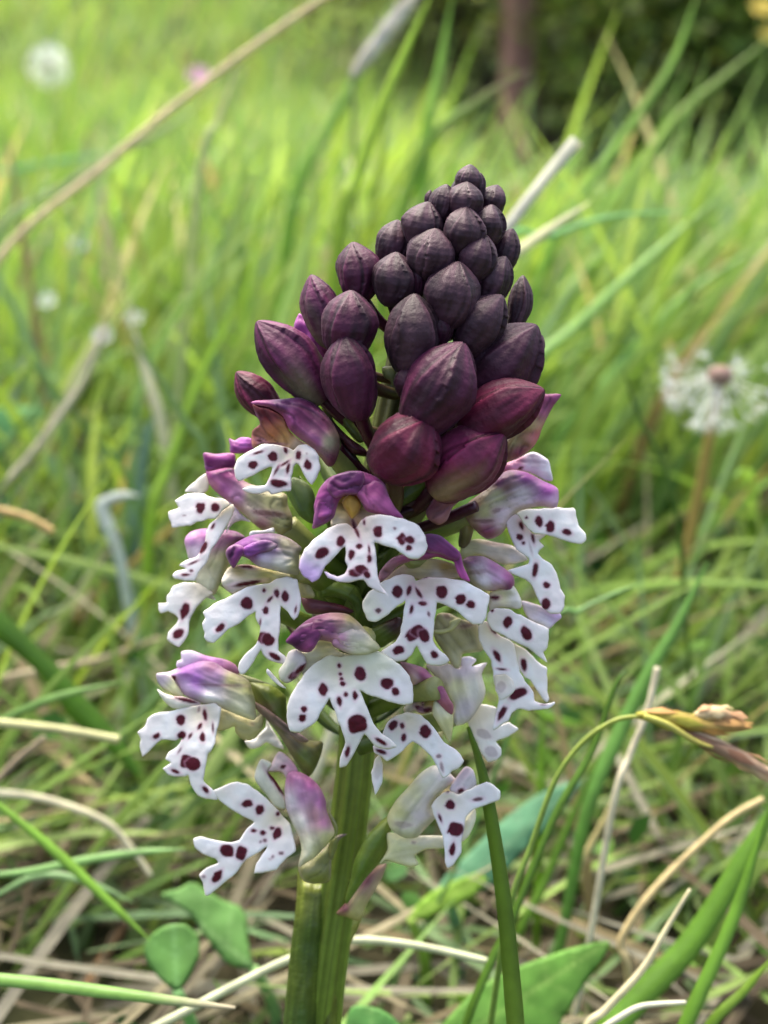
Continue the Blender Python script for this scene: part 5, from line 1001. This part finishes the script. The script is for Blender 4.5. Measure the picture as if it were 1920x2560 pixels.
# ------------------------------------------------------------------ trees and shrubs behind the meadow
def leaves_mesh(name, par, centres, size, cols, seed, mat='shrub'):
    r_ = np.random.default_rng(seed); n = len(centres)
    d = r_.normal(size=(n, 3)); d /= np.linalg.norm(d, axis=1)[:, None]; d[:, 2] = d[:, 2] * .6
    q = r_.normal(size=(n, 3)); s = np.cross(d, q); s /= np.linalg.norm(s, axis=1)[:, None]; nn = np.cross(s, d)
    L_ = (size * r_.uniform(.6, 1.3, n))[:, None]; W_ = L_ * .34
    if mat == 'herb': L_ = L_ * np.interp(centres[:, 1], [.02, .15], [.6, 1.0])[:, None]; W_ = L_ * .26
    if mat == 'herb':
        up_ = nn * L_ * .1
        V = np.stack([centres, centres + d * L_ * .25 + s * W_ * .8 + up_, centres + d * L_ * .6 + s * W_ + up_, centres + d * L_, centres + d * L_ * .6 - s * W_ + up_, centres + d * L_ * .25 - s * W_ * .8 + up_], 1).reshape(-1, 3)
        b6 = np.arange(n)[:, None] * 6
        F = np.concatenate([b6 + np.array([[0, 1, 2, 3]]), b6 + np.array([[0, 3, 4, 5]])]); per = 6
    else:
        V = np.stack([centres, centres + d * L_ * .5 + s * W_ + nn * L_ * .08, centres + d * L_, centres + d * L_ * .5 - s * W_ + nn * L_ * .08], 1).reshape(-1, 3)
        F = np.arange(n * 4).reshape(n, 4); per = 4
    c = np.array([lin(x) for x in cols])[r_.integers(0, len(cols), n)] * r_.uniform(.7, 1.25, (n, 1))
    return mesh_obj(name, V, F, M[mat], par, np.repeat(c, per, 0), smooth=False)

def shrub(name, x, y, hgt, rad, ntr, nleaf, cols, size, label, cat, seed, bark=(70, 52, 42), trunk_r=.012, low=.25, group=None):
    r_ = np.random.default_rng(seed); z0 = float(gz(x, y)); e = empty(name, (x, y, z0 - .01)); tips = []
    for k_ in range(ntr):
        bx, by = r_.uniform(-.05, .05, 2) * (ntr > 1); an = r_.uniform(0, 6.28); sp = rad * r_.uniform(.1, .45) * (ntr > 1)
        top = np.array([math.cos(an) * sp, math.sin(an) * sp, hgt * r_.uniform(.75, 1)])
        P = [np.array([bx, by, 0]), np.array([bx, by, 0]) * .5 + top * .4 + r_.normal(size=3) * .015, top]
        o = tube('trunk', e, P, [trunk_r * r_.uniform(.8, 1.1), trunk_r * .75, trunk_r * .3], [bark, bark], 'bark', n=10, space='m', streak=.4, res=8)
        for q_ in range(7):
            s = r_.uniform(low, .95); p = P[0] * (1 - s) + top * s; an2 = r_.uniform(0, 6.28); L_ = rad * r_.uniform(.5, 1)
            tp = p + np.array([math.cos(an2) * L_, math.sin(an2) * L_, r_.uniform(-.02, .3) * L_])
            tube('branch', o, [p, (p + tp) / 2 + r_.normal(size=3) * .02, tp], [trunk_r * .35, trunk_r * .22, trunk_r * .08], [bark, bark], 'bark', n=6, space='m', res=4)
            tips += [p * .4 + tp * .6, tp, p * .7 + tp * .3]
    tips = np.array(tips); c = tips[r_.integers(0, len(tips), nleaf)]
    cl = r_.normal(size=(len(tips) * 5, 3)) * rad * .22
    kk = r_.integers(0, len(cl), nleaf)
    c = c + cl[kk] + r_.normal(size=(nleaf, 3)) * rad * .07
    c[:, 2] = np.maximum(c[:, 2], hgt * low * .6)
    o = leaves_mesh('crown', e, c, size, cols, seed + 1)
    return tag(e, label, cat, group)

OLVL = [(124, 142, 70), (150, 166, 90), (104, 122, 60), (168, 180, 104), (132, 138, 80)]
DOLV = [(84, 96, 50), (104, 116, 60), (70, 82, 44), (118, 124, 72)]
tr = at_t(1296, 330, 1.55); shrub('young_tree', tr[0], tr[1], 1.3, .38, 1, 2200, OLVL, .026, 'slender young tree with a reddish-brown trunk behind the meadow', 'tree', 11, bark=(150, 112, 98), trunk_r=.024, low=.45)
q1 = at_t(1560, 300, 1.65); shrub('shrub', q1[0], q1[1], .46, .26, 6, 5000, OLVL, .02, 'olive green shrub growing next to the reddish-brown trunk', 'shrub', 12, low=.2)
q2 = at_t(1830, 300, 1.6); shrub('shrub', q2[0], q2[1], .5, .26, 6, 5000, [(124, 154, 72), (146, 174, 86), (108, 134, 62)], .024, 'greener shrub behind the yellow flowers', 'shrub', 13, low=.12)
q3 = at_t(1080, 250, 2.0); shrub('shrub', q3[0], q3[1], .6, .3, 6, 5000, DOLV, .024, 'dark shrub deep in shade between the trunk and the open meadow', 'shrub', 14, low=.2)
q4 = at_t(1420, 250, 2.2); shrub('shrub', q4[0], q4[1], 0.7, .42, 8, 9000, DOLV, .03, 'tall dark thicket behind the reddish-brown trunk', 'shrub', 15, low=.08)
q5 = at_t(1900, 250, 2.3); shrub('shrub', q5[0], q5[1], 0.75, .45, 8, 10000, DOLV, .03, 'dark thicket behind the greener shrub', 'shrub', 16, low=.08)
q6 = at_t(2300, 250, 2.3); shrub('shrub', q6[0], q6[1], 0.6, .4, 7, 7000, OLVL, .028, 'olive shrub at the far end of the row', 'shrub', 17, low=.1)

# ------------------------------------------------------------------ grass and litter that nobody could count
PAL_G = np.array([lin(c) for c in [(146, 182, 86), (162, 196, 98), (124, 164, 76), (176, 204, 118), (142, 178, 116), (118, 156, 104), (162, 192, 82)]])
PAL_D = np.array([lin(c) for c in [(206, 196, 152), (186, 170, 122), (216, 212, 180), (160, 142, 108)]])
def ribbons(pos, hgt, azi, lean, curve, wid, cols, seg, droop=None):
    """pos (n,3), bend each blade along a quarter arc; returns verts, faces, colours"""
    n = len(pos); s = np.linspace(0, 1, seg + 1)
    th = lean[:, None] + curve[:, None] * s[None]                      # angle from vertical
    ds = hgt[:, None] / seg
    rr = np.concatenate([np.zeros((n, 1)), np.cumsum(np.sin((th[:, 1:] + th[:, :-1]) / 2) * ds, 1)], 1)
    zz = np.concatenate([np.zeros((n, 1)), np.cumsum(np.cos((th[:, 1:] + th[:, :-1]) / 2) * ds, 1)], 1)
    C = np.stack([pos[:, 0:1] + rr * np.cos(azi)[:, None], pos[:, 1:2] + rr * np.sin(azi)[:, None], pos[:, 2:3] + zz], -1)
    tw = azi[:, None] + np.pi / 2 + rng.uniform(-1.1, 1.1, n)[:, None] + s[None] * rng.uniform(-.8, .8, n)[:, None]
    side = np.stack([np.cos(tw), np.sin(tw), np.zeros_like(tw)], -1)
    wp = np.interp(s, [0, .3, .7, 1], [.7, 1, .75, .06])
    W = wid[:, None] * wp[None] / 2
    nrm = np.stack([-np.sin(tw), np.cos(tw), np.zeros_like(tw)], -1)
    V = np.stack([C - side * W[..., None], C + nrm * (W * .5)[..., None], C + side * W[..., None]], 2)   # n, seg+1, 3, 3
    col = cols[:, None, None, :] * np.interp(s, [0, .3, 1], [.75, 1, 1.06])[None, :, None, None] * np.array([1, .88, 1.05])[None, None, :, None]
    b = (np.arange(n) * (seg + 1) * 3)[:, None, None] + (np.arange(seg) * 3)[None, :, None] + np.arange(2)[None, None, :]
    F = np.stack([b, b + 1, b + 4, b + 3], -1).reshape(-1, 4)
    return V.reshape(-1, 3), F, col.reshape(-1, 3)

def field(bands, dry_share):
    VV, FF, CC, off = [], [], [], 0
    for (d0, d1, n, h0, h1, w0, w1, seg, cl) in bands:
        nc = max(6, n // cl)
        cy = np.sqrt(rng.uniform((d0 + .1) ** 2, (d1 + .1) ** 2, nc)) - .1
        half = 0.15 + (cy + .1) * .85
        cx = rng.uniform(-1, 1, nc) * half
        k = rng.integers(0, nc, n); sp = .012 + .05 * np.clip(cy, 0, 3)
        x = cx[k] + rng.normal(size=n) * sp[k]; y = np.maximum(cy[k] + rng.normal(size=n) * sp[k], d0)
        hc = rng.uniform(.75, 1.2, nc)
        hgt = rng.uniform(h0, h1, n) * hc[k]
        # the meadow leans towards +x, most of all on the shrub side
        bias = np.clip(.25 + x / (.2 + .5 * (y + .1)) * .35, -.1, .7)
        shade = sstep(.0, .08, x / (y + .1)) * sstep(.25, .7, y)
        hgt = hgt * (1 - .68 * shade)
        azi = np.where(rng.uniform(size=n) < .45 + bias * .5, rng.normal(size=n) * .7, rng.uniform(-np.pi, np.pi, n))
        azi = np.where((np.sin(azi) < -.5) & (y < .12), -azi, azi)
        lean = np.abs(rng.normal(size=n)) * .22 + .05 + bias * .25; curve = np.abs(rng.normal(size=n)) * .6 + .1 + bias * .3
        wid = rng.uniform(w0, w1, n)
        lean = lean + np.where(y < .14, rng.uniform(0, .7, n), 0)
        ck = rng.integers(0, len(PAL_G), nc)
        col = np.where((rng.uniform(size=n) < .6)[:, None], PAL_G[ck[k]], PAL_G[rng.integers(0, len(PAL_G), n)]) * rng.uniform(.75, 1.2, (n, 1))
        col = col * np.interp(y, [0, .12, .5], [.62, .72, 1.0])[:, None]  # shade of the taller growth around, put into the near blades' colour
        dr = rng.uniform(size=n) < dry_share; col[dr] = PAL_D[rng.integers(0, 4, dr.sum())] * np.interp(y[dr], [0, .12, .5], [.5, .6, 1.0])[:, None]  # dry blades carry the same painted shade near the orchid
        pos = np.stack([x, y, gz(x, y) - .003], 1)
        ux = x / (y + .1)
        keep = ~((y > 1.1) & (ux > .075 + .01 * np.sin(y * 9)) & (y < 3.2) & (rng.uniform(size=n) < .93))    # bare shade under the shrubs
        # leave the air round the orchid free
        keep &= ~((y < .045) & (np.abs(x + .004) < .03))
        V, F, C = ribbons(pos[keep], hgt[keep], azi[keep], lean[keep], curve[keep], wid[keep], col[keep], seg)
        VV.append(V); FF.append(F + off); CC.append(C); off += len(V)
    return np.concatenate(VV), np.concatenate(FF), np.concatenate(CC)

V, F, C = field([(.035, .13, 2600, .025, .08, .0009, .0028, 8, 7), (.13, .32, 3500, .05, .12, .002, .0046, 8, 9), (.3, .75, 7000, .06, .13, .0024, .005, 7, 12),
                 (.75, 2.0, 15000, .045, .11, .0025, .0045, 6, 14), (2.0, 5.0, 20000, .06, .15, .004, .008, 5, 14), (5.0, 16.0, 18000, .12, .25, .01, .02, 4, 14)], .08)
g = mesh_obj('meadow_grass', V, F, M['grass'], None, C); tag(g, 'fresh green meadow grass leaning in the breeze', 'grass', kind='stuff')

n = 800
y = rng.uniform(.012, .9, n) ** 1.0 * rng.uniform(.1, 1, n); x = rng.uniform(-1, 1, n) * (.09 + (y + .1) * .6)
pos = np.stack([x, y, gz(x, y) + rng.uniform(.0, .014, n)], 1)
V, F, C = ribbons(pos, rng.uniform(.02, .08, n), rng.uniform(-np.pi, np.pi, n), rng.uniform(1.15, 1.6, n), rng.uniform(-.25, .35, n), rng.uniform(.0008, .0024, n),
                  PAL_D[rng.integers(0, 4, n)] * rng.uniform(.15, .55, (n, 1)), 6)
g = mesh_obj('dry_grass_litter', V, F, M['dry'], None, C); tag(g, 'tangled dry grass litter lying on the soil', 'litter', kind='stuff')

n = 900
y = rng.uniform(-.01, .13, n); x = rng.uniform(-1, 1, n) * .14
pos = np.stack([x, y, gz(x, y) + rng.uniform(.0, .010, n)], 1)
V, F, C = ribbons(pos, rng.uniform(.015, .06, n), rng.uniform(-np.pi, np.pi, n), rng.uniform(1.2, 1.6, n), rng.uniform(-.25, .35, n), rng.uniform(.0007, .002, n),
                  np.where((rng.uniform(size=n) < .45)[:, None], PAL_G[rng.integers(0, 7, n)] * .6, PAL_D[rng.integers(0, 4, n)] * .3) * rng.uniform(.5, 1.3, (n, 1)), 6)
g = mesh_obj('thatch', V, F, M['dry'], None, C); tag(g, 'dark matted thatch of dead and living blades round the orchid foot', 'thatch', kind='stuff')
n = 500
y = rng.uniform(.03, .5, n); x = rng.uniform(-1, 1, n) * (.08 + (y + .1) * .6)
k = rng.integers(0, 80, n); x = x[k] + rng.normal(size=n) * .015; y = np.maximum(y[k] + rng.normal(size=n) * .015, .02)
c = np.stack([x, y, gz(x, y) + rng.uniform(.004, .03, n)], 1)
n2 = 130; y2 = rng.uniform(.012, .11, n2); x2 = rng.uniform(-.12, .12, n2)
c = np.concatenate([c, np.stack([x2, y2, gz(x2, y2) + rng.uniform(.002, .02, n2)], 1)])
g = leaves_mesh('ground_cover', None, c, .0105, [(66, 108, 48), (80, 122, 56), (60, 98, 52), (92, 130, 50)], 5, 'herb'); tag(g, 'small green herb leaves between the grass', 'ground cover', kind='stuff')
